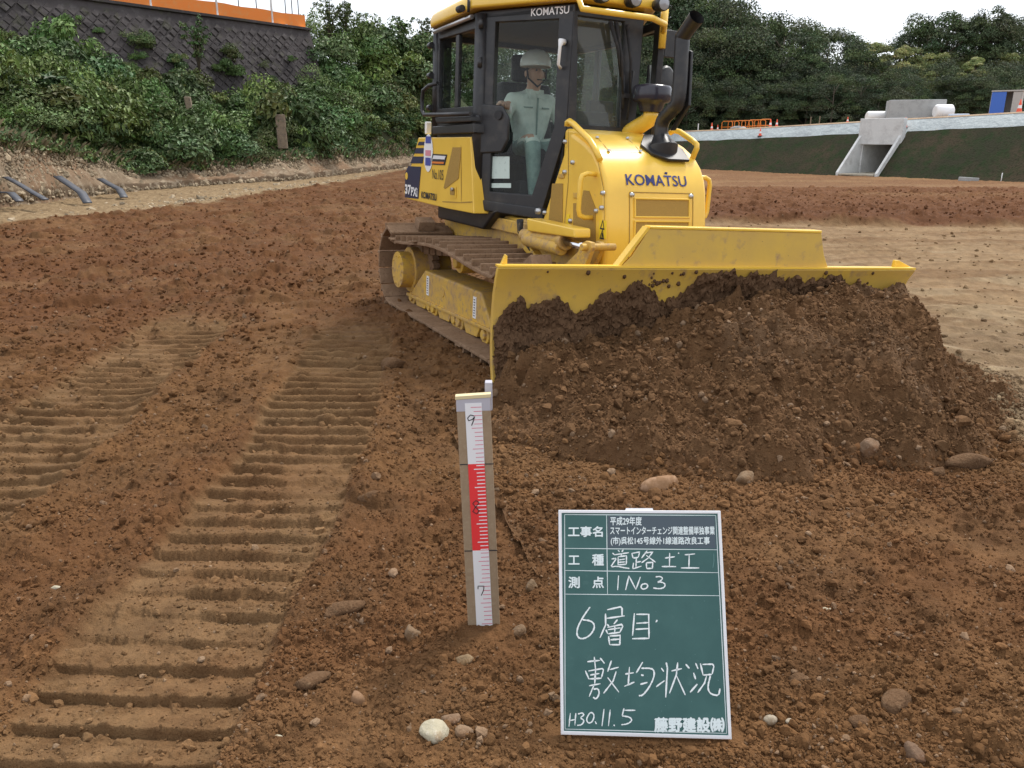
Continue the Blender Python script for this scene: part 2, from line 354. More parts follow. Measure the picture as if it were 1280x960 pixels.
def soil_col(x, y):
    n1 = fbm(x*.8, y*.8, 31, 4); n2 = fbm(x*3.5, y*3.5, 32, 4); n3 = fbm(x*14, y*14, 33, 3)
    c = np.tile(np.array([[.205, .116, .060]]), (len(x), 1))
    def lay(col, k): nonlocal c; k = np.clip(k, 0, 1)[:, None]; c = c*(1-k)+np.array([col])*k
    lay((.19, .10, .052), ss(.45, .62, n1)*.8)
    lay((.165, .080, .040), ss(-1.2, -3.0, x+.8*(n1-.5))*ss(4.0, 7.5, y)*.85)
    lay((.17, .10, .056), ss(.52, .68, n2)*.6)
    lay((.27, .165, .092), ss(.56, .7, fbm(x*1.3+5, y*1.3, 3, 3))*.4)
    m2, m1 = bands(x, y); lay((.27, .180, .108), np.maximum(m2, m1)*(.35+.6*n2))
    tn = zone_tan(x, y); lay((.40, .31, .215), tn*(.70+.5*(n2-.5)))
    lay((.25, .165, .10), tn*ss(.5, .66, fbm(x*.5, y*3.2, 80, 4))*.8)
    q = np.hypot(x-5.2, y-8.4)+.15*(fbm(x*1.5, y*1.5, 82, 3)-.5); lay((.20, .125, .075), tn*ss(.2, .9, np.sin(q*21))*ss(.38, .55, fbm(x*.6+9, y*.6, 83, 3))*ss(4.6, 3.6, q)*.55)
    lay((.31, .245, .18), tn*ss(7.5, 6, y)*.7); lay((.55, .48, .38), tn*ss(7.5, 6, y)*ss(.62, .70, fbm(x*5, y*9, 86, 3))*.45)
    lay((.42, .35, .26), tn*ss(.6, .72, fbm(x*.7+3, y*2.2, 90, 4))*.6*ss(13.5, 11, y))
    far = ss(14.6, 15.0, y+.04*x)*ss(0, 3, x); lay((.20, .10, .055), far*.95)
    lay((.15, .07, .038), far*ss(19, 15, y)*.7)
    lay((.30, .19, .11), far*ss(.50, .66, fbm(x*.3, y*.3, 35, 3))*.5*ss(18, 22, y)+far*ss(24, 32, y)*.45)
    gv = ss(-.25, .12, edge_x(y)-x+(n2-.5)*.9)*ss(6, 10, y); lay((.40, .33, .235), gv*(.75+.5*(n3-.5)))
    return c*(1+(n3-.5)*.5)[:, None]*np.array([.68, .612, .495])
nr = 760
r_in, r_out = .55, 70.0
rr = np.concatenate([1/np.linspace(1/1.25, 1/2.5, 400), np.arange(2.509, 6.9, .0095), np.arange(6.92, 9, .03), np.arange(9.06, 31, .06), np.arange(31.2, 70, .7)]); rr = np.concatenate([[r_in, .8, 1.0], rr, [72, 85, 110, 150, 220, 350, 600, 1100]])
an = np.concatenate([np.linspace(-180, -50, 40)[:-1], np.linspace(-50, -37, 60)[:-1], np.linspace(-37, 37, 900), np.linspace(37, 50, 60)[1:], np.linspace(50, 180, 40)[1:]])
AA, RR = np.meshgrid(np.radians(an), rr, indexing='xy'); GX = (RR*np.sin(AA)); GY = RR*np.cos(AA)
gx, gy = GX.ravel(), GY.ravel()
P = np.stack([gx, gy, ground_h(gx, gy)], 1).reshape(len(rr), len(an), 3)
me = grid_mesh('ground', P[:, ::-1], soil_col(gx, gy).reshape(len(rr), len(an), 3)[:, ::-1])
tag(link('ground', me, 'soil'), kind='structure')
# ------------------------------------------------------------------ the heap in front of the blade
BA = dw((1.95, -1.445, 0)); BB = dw((2.445, 1.37, 0)); BL = 2.857
bdir = (BB-BA)/np.linalg.norm(BB-BA); bdir[2] = 0; bdir /= np.linalg.norm(bdir); bfw = np.array([bdir[1], -bdir[0], 0])   # towards the camera
def pile_h(a, b):
    H0 = np.interp(a, [-.35, -.12, 0, .15, .35, .6, .85, 1.05, 1.35, 1.7, 2.1, 2.45, 2.7, 2.85, 3.0, 3.25, 3.55], [-.05, .05, .14, .23, .30, .35, .39, .42, .48, .55, .58, .58, .57, .56, .55, .5, .4])
    bm = np.interp(a, [-.35, 0, .4, 1, 1.6, 2.2, 2.7, 3.1, 3.55], [.4, .7, 1.03, 1.28, 1.43, 1.50, 1.50, 1.40, .9])
    w = fbm(a*2.1, b*2.1, 200, 4)-.5
    t = np.clip(b/(bm*(1+.35*w)), 0, 1.3)
    fl = np.interp(a, [0, .8, 1.5, 2.8], [.02, .06, .22, .34])    # flat top before it slopes off
    s = np.clip((t-fl)/(1-fl), 0, 1.4)
    h = H0*(1-s**1.12)+H0*w*.22
    h = h+.03*np.exp(-((s-.9)/.12)**2)
    am = 2.97-.26*b-.36*b*b+.30*(fbm(a*2.5+3, b*2.5, 260, 4)-.5)
    return np.where(h > 0, np.maximum(h*ss(am+.03, am-.26, a)**.8, np.minimum(h, .085)*ss(am+.55, am, a)), h)-.06*(a > am+.5)
def pile_full(a, b):
    h = pile_h(a, b)
    k = ss(-.02, .06, h)
    h = h+k*((fbm(a*4, b*4, 210, 4)-.5)*.13+(np.abs(fbm(a*7, b*7, 211, 4)-.5)-.12)*.20+lumps(a, b, .30, 220, .35)*.75+lumps(a, b, .14, 225, .3)*.8+lumps(a, b, .055, 230, .45)*.8+lumps(a, b, .026, 240, .6)*.9+(fbm(a*18, b*18, 246, 4, .6)-.5)*.05+(fbm(a*55, b*55, 247, 3, .65)-.5)*.030)
    return h
def pw(a, b, h):
    base = BA[None, :]+a[:, None]*bdir+b[:, None]*bfw; base[:, 2] = h; return base
av = np.linspace(-.34, 3.5, 700); bv = np.concatenate([[-.03], np.linspace(0, 1.95, 400)])
A2, B2 = np.meshgrid(av, bv, indexing='ij'); a_, b_ = A2.ravel(), B2.ravel()
hh = pile_full(a_, b_); PW = pw(a_, b_, hh); gl = ground_h(PW[:, 0], PW[:, 1], False)
PW[:, 2] = np.where(hh < .012, gl-.08, np.maximum(hh+gl*.5, gl-.08)); PW[b_ < -.01, 2] = -.05
pc = np.tile(np.array([[.122, .065, .030]]), (len(a_), 1)); n2 = fbm(a_*4, b_*4, 250, 4)[:, None]
pc = pc*(1+.7*(n2-.5)); k = ss(.22, .04, hh)[:, None]; pc = pc*(1-k*.6)+np.array([[.155, .085, .042]])*k*.6
k = (ss(.55, .7, fbm(a_*1.5, b_*1.5, 255, 3))*.5)[:, None]; pc = pc*(1-k)+np.array([[.17, .105, .06]])*k
heap = link('soil_heap', grid_mesh('soil_heap', PW.reshape(len(av), len(bv), 3), pc.reshape(len(av), len(bv), 3)), 'soil')
tag(heap, 'big heap of loose dark brown soil pushed up against the yellow dozer blade', 'soil heap')
def surf(x, y):
    d = np.stack([x-BA[0], y-BA[1]], 1); a = d@bdir[:2]; b = d@bfw[:2]
    h = pile_full(a, b); g = ground_h(x, y); inside = (b > 0)&(b < 1.95)&(a > -.34)&(a < 3.5)
    return np.where(inside, np.maximum(h+g*.4, g), g), inside&(h > .06), a, b
# ------------------------------------------------------------------ loose clods
def ico(sub):
    bm = bmesh.new(); bmesh.ops.create_icosphere(bm, subdivisions=sub, radius=1)
    V = np.array([v.co[:] for v in bm.verts]); F = np.array([[l.index for l in f.verts] for f in bm.faces]); bm.free(); return V, F
def lump_shape(V, seed, rough=.32, jit=0):
    r = np.random.RandomState(seed); k = np.ones(len(V))
    for i in range(7):
        d = r.randn(3); d /= np.linalg.norm(d); k += rough*.55*np.cos(r.uniform(1.5, 5)*(V@d)+r.uniform(0, 6))*r.uniform(.3, 1)*.5
    for i in range(4):
        d = r.randn(3); d /= np.linalg.norm(d); k = np.where(V@d > .62, np.minimum(k, .68/np.maximum(V@d, .3)), k)
    if jit: k = k*(1+jit*r.randn(len(V)))
    return V*k[:, None]*np.array([1, r.uniform(.7, 1), r.uniform(.55, .85)])
def rots(n, r):
    q = r.randn(n, 4); q /= np.linalg.norm(q, axis=1)[:, None]; w, x, y, z = q.T
    return np.stack([1-2*(y*y+z*z), 2*(x*y-z*w), 2*(x*z+y*w), 2*(x*y+z*w), 1-2*(x*x+z*z), 2*(y*z-x*w), 2*(x*z-y*w), 2*(y*z+x*w), 1-2*(x*x+y*y)], 1).reshape(n, 3, 3)
def scatter(name, pos, rad, col, sub, seed):
    r = np.random.RandomState(seed); V0, F0 = ico(sub); protos = [lump_shape(V0, seed*50+i, .42, .10 if sub == 1 else .075) for i in range(14)]
    n = len(pos); which = r.randint(0, 14, n); A = np.stack(protos)[which]; Rm = rots(n, r)
    V = np.einsum('nij,nkj->nki', Rm, A)*rad[:, None, None]+pos[:, None, :]
    F = (F0[None]+(np.arange(n)*len(V0))[:, None, None]).reshape(-1, 3)
    C = np.repeat(col, len(V0), 0)
    return raw_mesh(name, V.reshape(-1, 3), F, C, smooth=False)
n = 118000
Y = 1/rng.uniform(1/24., 1/1.3, n); X = Y*rng.uniform(-.80, .92, n)
u = rng.uniform(0, 1, n); rad = .0034*np.maximum(1, Y/2.2)**.85*(1-u*.994)**(-1/2.7); rad = np.minimum(rad, .036)
m2, m1 = bands(X, Y); tn = zone_tan(X, Y); pr = (1-.80*np.maximum(m2, m1))*(1-.9*tn)*(.6+.55*ss(.66, .5, fbm(X*1.3+5, Y*1.3, 3, 3)))*(.4+1.2*ss(.35, .65, fbm(X*2, Y*2, 300, 3)))
ok = (rng.uniform(0, 1, n) < pr)&~((np.abs(X-.354) < .26)&(np.abs(Y-1.76) < .03+rad))&~((X < edge_x(Y))&(Y > 6))&(np.hypot(X+.085, Y-2.2) > .065)
X, Y, rad = X[ok], Y[ok], rad[ok]
# more on the heap
nb = 22000; a3 = rng.uniform(-.3, 3.45, nb); b3 = rng.uniform(.03, 1.9, nb); wp = pw(a3, b3, a3*0)
rb = np.minimum(.0052*(1-rng.uniform(0, 1, nb)*.994)**(-1/2.9), .03)
X = np.concatenate([X, wp[:, 0]]); Y = np.concatenate([Y, wp[:, 1]]); rad = np.concatenate([rad, rb])
nl = 26; a4 = rng.uniform(-.1, 2.7, nl); b4 = rng.uniform(.15, 1.5, nl); wl4 = pw(a4, b4, a4*0); X = np.concatenate([X, wl4[:, 0]]); Y = np.concatenate([Y, wl4[:, 1]]); rad = np.concatenate([rad, rng.uniform(.025, .05, nl)])
bx = rng.uniform(.12, .59, 60); X = np.concatenate([X, bx]); Y = np.concatenate([Y, 1.745-.04*(bx-.13)+rng.uniform(-.02, .002, 60)]); rad = np.concatenate([rad, rng.uniform(.004, .011, 60)])
Z, onp, _, _ = surf(X, Y)
cc = soil_col(X, Y)*rng.uniform(.82, 1.15, (len(X), 1)); cc[onp] = np.array([.125, .068, .032])*rng.uniform(.8, 1.25, (onp.sum(), 1))
gq = rng.uniform(0, 1, len(X)); st = (gq < .06)&(rad < .03); cc[st] = cc[st]*.6+np.array([.26, .19, .13])*rng.uniform(.5, 1.1, (st.sum(), 1))*.6
pos = np.stack([X, Y, Z+rad*.22], 1); big = rad > .0125
tag(link('soil_clods', scatter('soil_clods', pos[~big], rad[~big], cc[~big], 1, 11), 'clod'), 'small crumbled clods of brown soil strewn over the ground', kind='stuff')
tag(link('coarse_soil_clods', scatter('coarse_soil_clods', pos[big], rad[big], cc[big], 2, 12), 'clod'), 'fist sized clods of brown soil lying over the ground', kind='stuff')
# ------------------------------------------------------------------ stones one can pick out
V3, F3 = ico(3)
def stone(px, py, wpx, mt, label, group=None, flat=.72, el=1.15, seed=0, rz=0):
    p = gz(px, py); d = p[1]*cP-(p[2]-H)*sP; r = wpx/2/FPX*d
    z = surf(np.array([p[0]]), np.array([p[1]]))[0][0]
    wpx *= .92
    V = lump_shape(V3, 900+seed, .30, .014); V = V/np.abs(V).max(0); V = V*np.array([el, 1/el, min(1, flat*1.25)])*r
    me = raw_mesh('stone', V, F3); o = link('stone', me, mt); o.location = (p[0], p[1], max(z*.6, -.02)+r*flat*.14); o.rotation_euler = (0, 0, rz)
    tag(o, label, 'stone', group); return o
G = 'stones lying on the soil'
stone(544, 918, 41, 'pale_stone', 'round pale whitish stone between stake foot and bottom edge, biggest and lightest', G, .8, 1.0, 1)
stone(563, 902, 24, 'stone', 'small grey brown stone touching the round whitish stone', G, .7, 1.1, 2, .4)
stone(580, 918, 22, 'stone', 'brown rounded stone on the far side of the whitish stone from the tracks', G, .8, 1.1, 3)
stone(515, 800, 24, 'stone', 'round tan pebble left of the stake foot', G, .8, 1.0, 4)
stone(446, 878, 22, 'orange_stone', 'orange pink oval pebble standing on edge left of the whitish stone', G, .9, .8, 5, .5)
stone(582, 827, 22, 'stone', 'angular brown stone just below the foot of the stake', G, .6, 1.25, 6)
stone(665, 738, 20, 'stone', 'tan oval stone between the stake and the board', G, .8, .8, 7)
stone(648, 795, 22, 'stone', 'brown stone right beside the foot of the stake', G, .8, 1.0, 8)
stone(428, 766, 40, 'soilrock', 'flat brown rock half buried beside the tread marks', G, .45, 1.5, 9, .3)
stone(825, 610, 42, 'orange_stone', 'orange brown rock at the foot of the heap above the board', G, .5, 1.4, 10, .2)
stone(490, 460, 28, 'soilrock', 'lone brown rock at the far end of the tread marks by the crawler', G, .75, 1.2, 11, .5)
stone(1210, 585, 44, 'soilrock', 'long dark rock at the right foot of the heap', G, .5, 1.5, 12, .1)
stone(1172, 590, 20, 'soilrock', 'round grey stone touching the long dark rock', G, .7, 1.1, 13)
stone(1118, 885, 42, 'soilrock', 'large rounded brown rock right of the board', G, .6, 1.2, 14, .5)
stone(962, 900, 17, 'grey_stone', 'small pale grey pebble right of the board bottom corner', G, .7, 1.1, 15)
stone(987, 903, 12, 'grey_stone', 'tiny pale pebble right of another pale pebble near the board', G, .7, 1.0, 16)
stone(998, 850, 24, 'soilrock', 'dull grey brown stone right of the lower board edge', G, .6, 1.3, 17, .2)
stone(1143, 948, 28, 'stone', 'grey upright stone at the bottom edge below the large brown rock', G, .8, .8, 18, .4)
stone(1032, 766, 14, 'pale_stone', 'flat pale chip right of the board middle', G, .4, 1.5, 19)
stone(1075, 905, 28, 'soilrock', 'reddish brown stone between pale pebbles and large brown rock', G, .6, 1.2, 20)
stone(390, 855, 38, 'soilrock', 'broad dark soil coloured rock beside the nearest tread marks', G, .45, 1.3, 21, .7)
stone(465, 630, 26, 'soilrock', 'tan rock left of the stake near the small hole', G, .5, 1.4, 22, .2)
stone(18, 676, 12, 'pale_stone', 'white chip near the left edge between the two tread tracks', G, .5, 1.4, 23)
stone(68, 738, 13, 'pale_stone', 'white flake left of the nearer tread track', G, .5, 1.5, 24)
stone(348, 930, 16, 'pale_stone', 'pale chip at the right end of the nearest tread mark', G, .6, 1.0, 25)
stone(930, 605, 24, 'stone', 'round brown stone at the heap foot above the board right corner', G, .8, 1.0, 26)
stone(1085, 575, 26, 'stone', 'rounded tan stone in the lower slope of the heap', G, .8, 1.0, 27)
# ================================================================== LEFT BANK
cols = [-330, -140, 0, 80, 160, 260, 380, 500, 560, 640, 760]
toe = [(262+70, 10), (262+28, 14), (262, 17.6), (250, 20.5), (240, 23.3), (232, 26.4), (225, 29.9), (210, 41), (205, 50), (202, 60), (200, 72)]
vegb = [(178-8, 10.9), (178, 15.2), (178, 18.9), (196, 21.8), (213, 24.5), (212, 27.6), (199, 31.2), (195, 42.6), (193, 52), (192, 62), (191, 75)]
upz = [5.0, 5.0, 4.9, 4.5, 3.9, 3.0, 3.0, 5.6, 6.3, 4.2, .2]; upY = [19, 24, 28.5, 30.5, 32.6, 35.5, 40, 49, 58, 68, 82]; upx = [-26, -22.5, -19.5, -17.4, -15.6, -13.3, -10.0, -7.6, -5.6, -4.0, 1.0]
Tn = np.array([[*at(c, p, y)] for c, (p, y) in zip(cols, toe)]); Tn[:, 2] = -.12
Vn = np.array([at(c, p, y) for c, (p, y) in zip(cols, vegb)])
Un = np.array([[x, y, z] for x, y, z in zip(upx, upY, upz)])
def along(Pn, s):
    k = np.arange(len(Pn)); return np.stack([np.interp(s*(len(Pn)-1), k, Pn[:, i]) for i in range(3)], -1)
def bank_pt(s, t):
    """s along, t 0..1 toe to plants, 1..2 up under the plants, 2..3 the level above"""
    a, b, c = along(Tn, s), along(Vn, s), along(Un, s)
    d = c+np.array([-6, 10, .4])
    t = t[..., None]
    p = np.where(t <= 1, a+(b-a)*np.clip(t, 0, 1), np.where(t <= 2, b+(c-b)*np.clip(t-1, 0, 1), c+(d-c)*np.clip(t-2, 0, 1)))
    return p
sv = np.linspace(0, 1, 520); tv = np.concatenate([np.linspace(0, 1, 60), np.linspace(1, 2, 60)[1:], np.linspace(2, 3, 6)[1:]])
S2, T2 = np.meshgrid(sv, tv, indexing='ij'); BP = bank_pt(S2, T2)
fx, fy = BP[..., 0].ravel(), BP[..., 1].ravel(); t_ = T2.ravel()
nz_ = (fbm(fx*.7, fy*.7, 400, 4)-.5)*.5*ss(.1, .6, t_)+(fbm(fx*3, fy*3, 401, 4)-.5)*.14+lumps(fx, fy, .3, 402, .25)*.35
# little scarp just above the toe
nz_ += .16*ss(.16, .22, t_+.06*(fbm(fx*.6, fy*.6, 403, 3)-.5))*ss(.9, .3, t_)
BP[..., 2] += nz_.reshape(BP.shape[:2])
n1 = fbm(fx*.5, fy*.5, 404, 4); n2 = fbm(fx*2.5, fy*2.5, 405, 4)
bc = np.tile(np.array([[.205, .155, .105]]), (len(fx), 1))
def layb(col, k):
    global bc
    k = np.clip(k, 0, 1)[:, None]; bc = bc*(1-k)+np.array([col])*k
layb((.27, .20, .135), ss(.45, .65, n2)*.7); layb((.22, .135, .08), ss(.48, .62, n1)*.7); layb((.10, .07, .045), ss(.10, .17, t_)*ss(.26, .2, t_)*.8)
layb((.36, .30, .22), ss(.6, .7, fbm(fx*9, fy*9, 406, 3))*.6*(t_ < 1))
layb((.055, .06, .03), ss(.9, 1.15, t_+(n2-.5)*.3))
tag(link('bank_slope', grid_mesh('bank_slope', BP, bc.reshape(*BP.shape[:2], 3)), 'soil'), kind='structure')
# ------------------------------------------------------------------ black drain strips lying on the bare slope
def strip(pts, ws, label):
    m = MB(); A = []; B = []
    Pp = [at(px, py, y) for px, py, y in pts]
    fine = []
    for i in range(len(Pp)-1):
        for k in range(5): fine.append(Pp[i]+(Pp[i+1]-Pp[i])*k/5)
    fine.append(Pp[-1]); Pp = fine
    for i, p in enumerate(Pp):
        t = Pp[min(i+1, len(Pp)-1)]-Pp[max(i-1, 0)]; sd_ = np.cross(t, (0, 0, 1)); sd_ /= np.linalg.norm(sd_)
        p = p+np.array([0, -.12, .03]); A.append(p-sd_*ws/2); B.append(p+sd_*ws/2)
    n = len(A); V = A+B+[q-np.array([0, 0, .025]) for q in A]+[q-np.array([0, 0, .025]) for q in B]
    F = []
    for i in range(n-1):
        F += [(i, i+1, n+i+1, n+i), (2*n+i+1, 2*n+i, 3*n+i, 3*n+i+1), (i+1, i, 2*n+i, 2*n+i+1), (n+i, n+i+1, 3*n+i+1, 3*n+i)]
    F += [(0, n, 3*n, 2*n), (n-1, 2*n-1+2*n-n, 0, 0)][:1]+[(n-1, 3*n-1, 4*n-1, 2*n-1)]
    m.add(V, F, 0, True); o = m.build('drain_strip', 'strip'); tag(o, label, 'drain strip', 'black drain strips on the bank')
M['strip'] = mat('strip_plastic', (.045, .048, .06), .5, noise=[(6, (.09, .085, .085), .5, .75)])
strip([(-28, 236, 17.0), (2, 241, 17.3), (18, 241.5, 17.2), (29, 252, 16.9)], .15, 'black drain strip cut by the left picture edge, leftmost of four')
strip([(11, 222, 18.2), (25, 229, 17.9), (45, 241, 17.6), (61, 250, 17.3)], .13, 'thin straight black drain strip, second from the left on the bank')
strip([(75, 221, 19.8), (90, 231, 19.4), (105, 241, 19.1), (113, 254, 18.7)], .19, 'widest black drain strip with a bent lower end')
strip([(128, 224, 21.6), (140, 231, 21.3), (152, 237, 21.0), (158, 247, 20.6)], .18, 'shortest black drain strip with curled foot, nearest the plants')
# ------------------------------------------------------------------ stone retaining wall with orange fence
W0 = np.array([-25.4, 21.2, 6.55]); W1 = np.array([-9.5, 40.9, 6.25])
wl = np.linalg.norm((W1-W0)[:2]); wd_ = (W1-W0)/np.linalg.norm(W1-W0); wn = np.array([wd_[1], -wd_[0], 0]); wn /= np.linalg.norm(wn)   # towards the site
wup = -np.array([0, 0, 1.])+wn*.32; wup /= np.linalg.norm(wup)   # down the batter
nrm = np.cross(wd_, -wup); nrm = nrm if nrm@wn > 0 else -nrm
M['wallstone'] = mat('dark_wall_stone', (.055, .047, .047), .9, noise=[(.7, (.036, .03, .03), .42, .62), (3.2, (.095, .087, .085), .55, .74), (2, (.05, .05, .028), .55, .72), (12, (.05, .045, .045), .55, .75)], bump=[(14, .5, .02)])
m = MB(); hgt = 4.4
p0 = W0-nrm*.045; m.prism([p0, p0+wd_*wl, p0+wd_*wl+wup*hgt, p0+wup*hgt], -nrm*.5, 1)
b_s = .30; rw = random.Random(3)
for i in range(-4, int(wl/b_s*1.42)+10):
    for j in range(int(hgt/b_s*1.42)+2):
        u = (i+.5*(j % 2))*b_s*1.414*.5*2*.5*1.0; 
        cu = (i*2+(j % 2))*b_s*.707; cv = j*b_s*.707
        if cu < .28 or cu > wl-.2 or cv < .25 or cv > hgt-.25: continue
        c = W0+wd_*cu+wup*cv; h = b_s*.72*rw.uniform(.94, 1.0); k = b_s*.56*rw.uniform(.75, 1.12); dp = rw.uniform(-.035, .03)
        tilt = [rw.uniform(-.02, .02) for _ in range(4)]
        dirs = [wd_, -wup, -wd_, wup]
        m.add([c+d*h-nrm*.1 for d in dirs]+[c+d*k+nrm*(dp+t) for d, t in zip(dirs, tilt)], [(0, 1, 5, 4), (1, 2, 6, 5), (2, 3, 7, 6), (3, 0, 4, 7), (4, 5, 6, 7)])
wall = m.build('retaining_wall', ['wallstone', 'wallstone'])
tag(wall, 'dark retaining wall of diagonally laid square stones above the overgrown bank', 'stone wall')
cop = MB(); q0 = W0-nrm*.15+np.array([0, 0, .004]); cop.prism([q0+nrm*.22, q0+wd_*wl+nrm*.22, q0+wd_*wl-nrm*.4, q0-nrm*.4], (0, 0, .10)); cop.build('coping', 'wallstone', wall)
fe = empty('safety_fence', tuple(W0)); tag(fe, 'orange plastic net fence with white posts along the top of the stone wall', 'fence')
f0 = W0-nrm*.35+np.array([0, 0, .12]); ul = np.array([0, 0, 1.])
def rel(p): return np.array(p)-W0
m = MB(); nn = 60
top = [rel(f0+wd_*wl*i/nn+ul*(.66+.02*math.sin(i*1.3))) for i in range(nn+1)]; bot = [rel(f0+wd_*wl*i/nn+ul*.03) for i in range(nn+1)]
off = nrm*.012; V = [p-off for p in top]+[p-off for p in bot]+[p+off for p in top]+[p+off for p in bot]; k = nn+1; F = []
for i in range(nn): F += [(i, i+1, k+i+1, k+i), (2*k+i+1, 2*k+i, 3*k+i, 3*k+i+1), (i+1, i, 2*k+i, 2*k+i+1), (k+i, k+i+1, 3*k+i+1, 3*k+i)]
m.add(V, F); m.build('net', 'orange', fe)
def wall_u(px):    # where along the fence a sight line passes
    r = ray(px, 20); A = np.array([[r[0], -wd_[0]], [r[1], -wd_[1]]]); t, u = np.linalg.solve(A, f0[:2]); return u
for px in (120, 190, 272, 340):
    q = f0+wd_*wall_u(px); m = MB(); m.cyl(rel(q-ul*.1), rel(q+ul*2.6), .05, seg=10); m.box(rel(q+nrm*.1+ul*.02), (.22, .22, .12)); m.build('post', 'white', fe)
for px in (156, 232, 300, 322, 358, 366, 374):
    q = f0+wd_*wall_u(px); m = MB(); m.cyl(rel(q-nrm*.03-ul*.1), rel(q-nrm*.03+ul*2.3), .022, seg=8); m.build('stake', 'rubber', fe)
q = f0+wd_*wall_u(352); 
for px in (352, 377):
    q = f0+wd_*wall_u(px)+nrm*.14; m = MB(); m.box(rel(q+ul*.02), (.35, .3, .14)); m.build('foot_block', 'white', fe)
# gravel on the bare slope and along its foot
ng = 12000; s = rng.uniform(.10, .8, ng); t = rng.uniform(-.9, 1.05, ng); gp = bank_pt(s, np.clip(t, 0, 3)); k = np.clip(-t, 0, 1)[:, None]
tgt = np.stack([edge_x(gp[:, 1]), gp[:, 1]-.6, np.zeros(ng)], 1); gp = gp*(1-k)+tgt*k; gp[:, 2] += (fbm(gp[:, 0]*.7, gp[:, 1]*.7, 400, 4)-.5)*.5*ss(.1, .6, t)+.07*(t > .1)
gp = gp[np.abs(gp[:, 0]) < gp[:, 1]*.72+1]; gr_ = np.minimum(.027*(1-rng.uniform(0, 1, len(gp))*.99)**(-1/2.6), .13)
gc_ = np.array([.36, .29, .2])*rng.uniform(.45, 1.15, (len(gp), 1))
tag(link('bank_gravel', scatter('bank_gravel', gp, gr_, gc_, 1, 13), 'clod'), 'pale gravel scattered over the bare foot of the bank', kind='stuff')
# ------------------------------------------------------------------ old boundary posts in the bank
for (px, pt, pb, Y, wpx, label) in ((351, 143, 178, 31.0, 11, 'weathered grey post standing clear at the lower edge of the bank plants'), (235, 121, 134, 30.2, 7, 'stub of grey post half hidden among the bank plants')):
    a, b = at(px+3, pb+8, Y), at(px-1, pt, Y); hw = wpx/2/FPX*Y
    m = MB(); v = b-a; e = np.array([1, .2, 0])*hw; e2 = np.array([-.2, 1, 0])*hw
    m.prism([a-e-e2, a+e-e2, a+e+e2, a-e+e2], v+np.array([0, 0, 0])); o = m.build('boundary_post', 'wood', bevel=.03); tag(o, label, 'post', 'old boundary posts')
# ------------------------------------------------------------------ shrubs
def leaf_cloud(name, centres, radii, nper, size, seed, cols, squash=1.0, upbias=.35, shell=.55):
    r = np.random.RandomState(seed); Vs = []; Cs = []
    for (c, rd) in zip(centres, radii):
        n = int(nper*rd*rd) if nper > 0 else -nper
        d = r.randn(n, 3); d[:, 2] = np.abs(d[:, 2])*.9+d[:, 2]*.25; d /= np.linalg.norm(d, axis=1)[:, None]
        q = rd*(shell+(1.08-shell)*r.uniform(0, 1, (n, 1))**.6); p = np.array(c)+d*q*np.array([1, 1, squash])
        nn = d+r.randn(n, 3)*.55+np.array([0, 0, upbias]); nn /= np.linalg.norm(nn, axis=1)[:, None]
        t = np.cross(nn, r.randn(n, 3)); t /= np.linalg.norm(t, axis=1)[:, None]; b = np.cross(nn, t)
        s = size*r.uniform(.55, 1.35, (n, 1)); w = s*r.uniform(.45, .75, (n, 1))
        Vs.append(np.stack([p-t*s*.6, p+b*w*.5+nn*s*.12, p+t*s*.6-nn*s*.12, p-b*w*.5+nn*s*.12], 1).reshape(-1, 3))
        cbase = np.array(cols)[r.randint(0, len(cols))]; cv = cbase*r.uniform(.72, 1.35, (n, 1))*(1+r.randn(n, 3)*.06)
        Cs.append(np.repeat(np.clip(cv, .004, 1), 4, 0))
    V = np.concatenate(Vs); C = np.concatenate(Cs); Q = np.arange(len(V)).reshape(-1, 4)
    return raw_mesh(name, V, Q, C, 'leafc', smooth=False)
shrub_cols = [(0.0905, 0.1485, 0.0348), (0.0742, 0.1276, 0.0348), (0.1102, 0.1647, 0.0394), (0.0603, 0.1044, 0.0325), (0.1137, 0.1369, 0.0394), (0.0812, 0.1334, 0.0487), (0.1276, 0.1717, 0.058)]
protos = []
for i in range(7):
    r = np.random.RandomState(40+i); k = 9; cs = np.stack([r.uniform(-.75, .75, k), r.uniform(-.75, .75, k), r.uniform(.05, .75, k)], 1); rd = r.uniform(.3, .62, k)
    me = leaf_cloud('shrub', cs, rd, 1050, [.12, .14, .095, .155, .115, .13, .08][i], 60+i, [shrub_cols[i], shrub_cols[(i*3+2) % 7], shrub_cols[i]], .9)
    me.materials.append(M['leaf']); protos.append(me)
def place_shrub(me, p, sc, rz, label, group, sz=1):
    o = bpy.data.objects.new('shrub', me); COL.objects.link(o); o.location = p; o.scale = (sc, sc, sc*sz); o.rotation_euler = (rng.uniform(-.2, .2), rng.uniform(-.2, .2), rz)
    tag(o, label, 'shrub', group); return o
cnt = 0
for it in range(260):
    s = rng.uniform(.08, .80); t = 1.03+rng.uniform(0, 1)**.9*.97
    p = bank_pt(np.array([s]), np.array([t]))[0]
    vis = abs(p[0]) < p[1]*.75+1.5
    if not vis: continue
    if s > .80: continue
    if s < .66 and t > 1.84: continue
    sc = rng.uniform(.6, 1.3)*(1+(.25*(t-1) if s > .66 else .05))
    if t < 1.12: sc *= .6
    place_shrub(protos[rng.randint(0, 7)], p-np.array([0, 0, .12]), sc, rng.uniform(0, 6.28), 'leafy green shrub in the thick growth covering the bank', 'shrubs covering the bank', rng.uniform(.65, 1.45)); cnt += 1
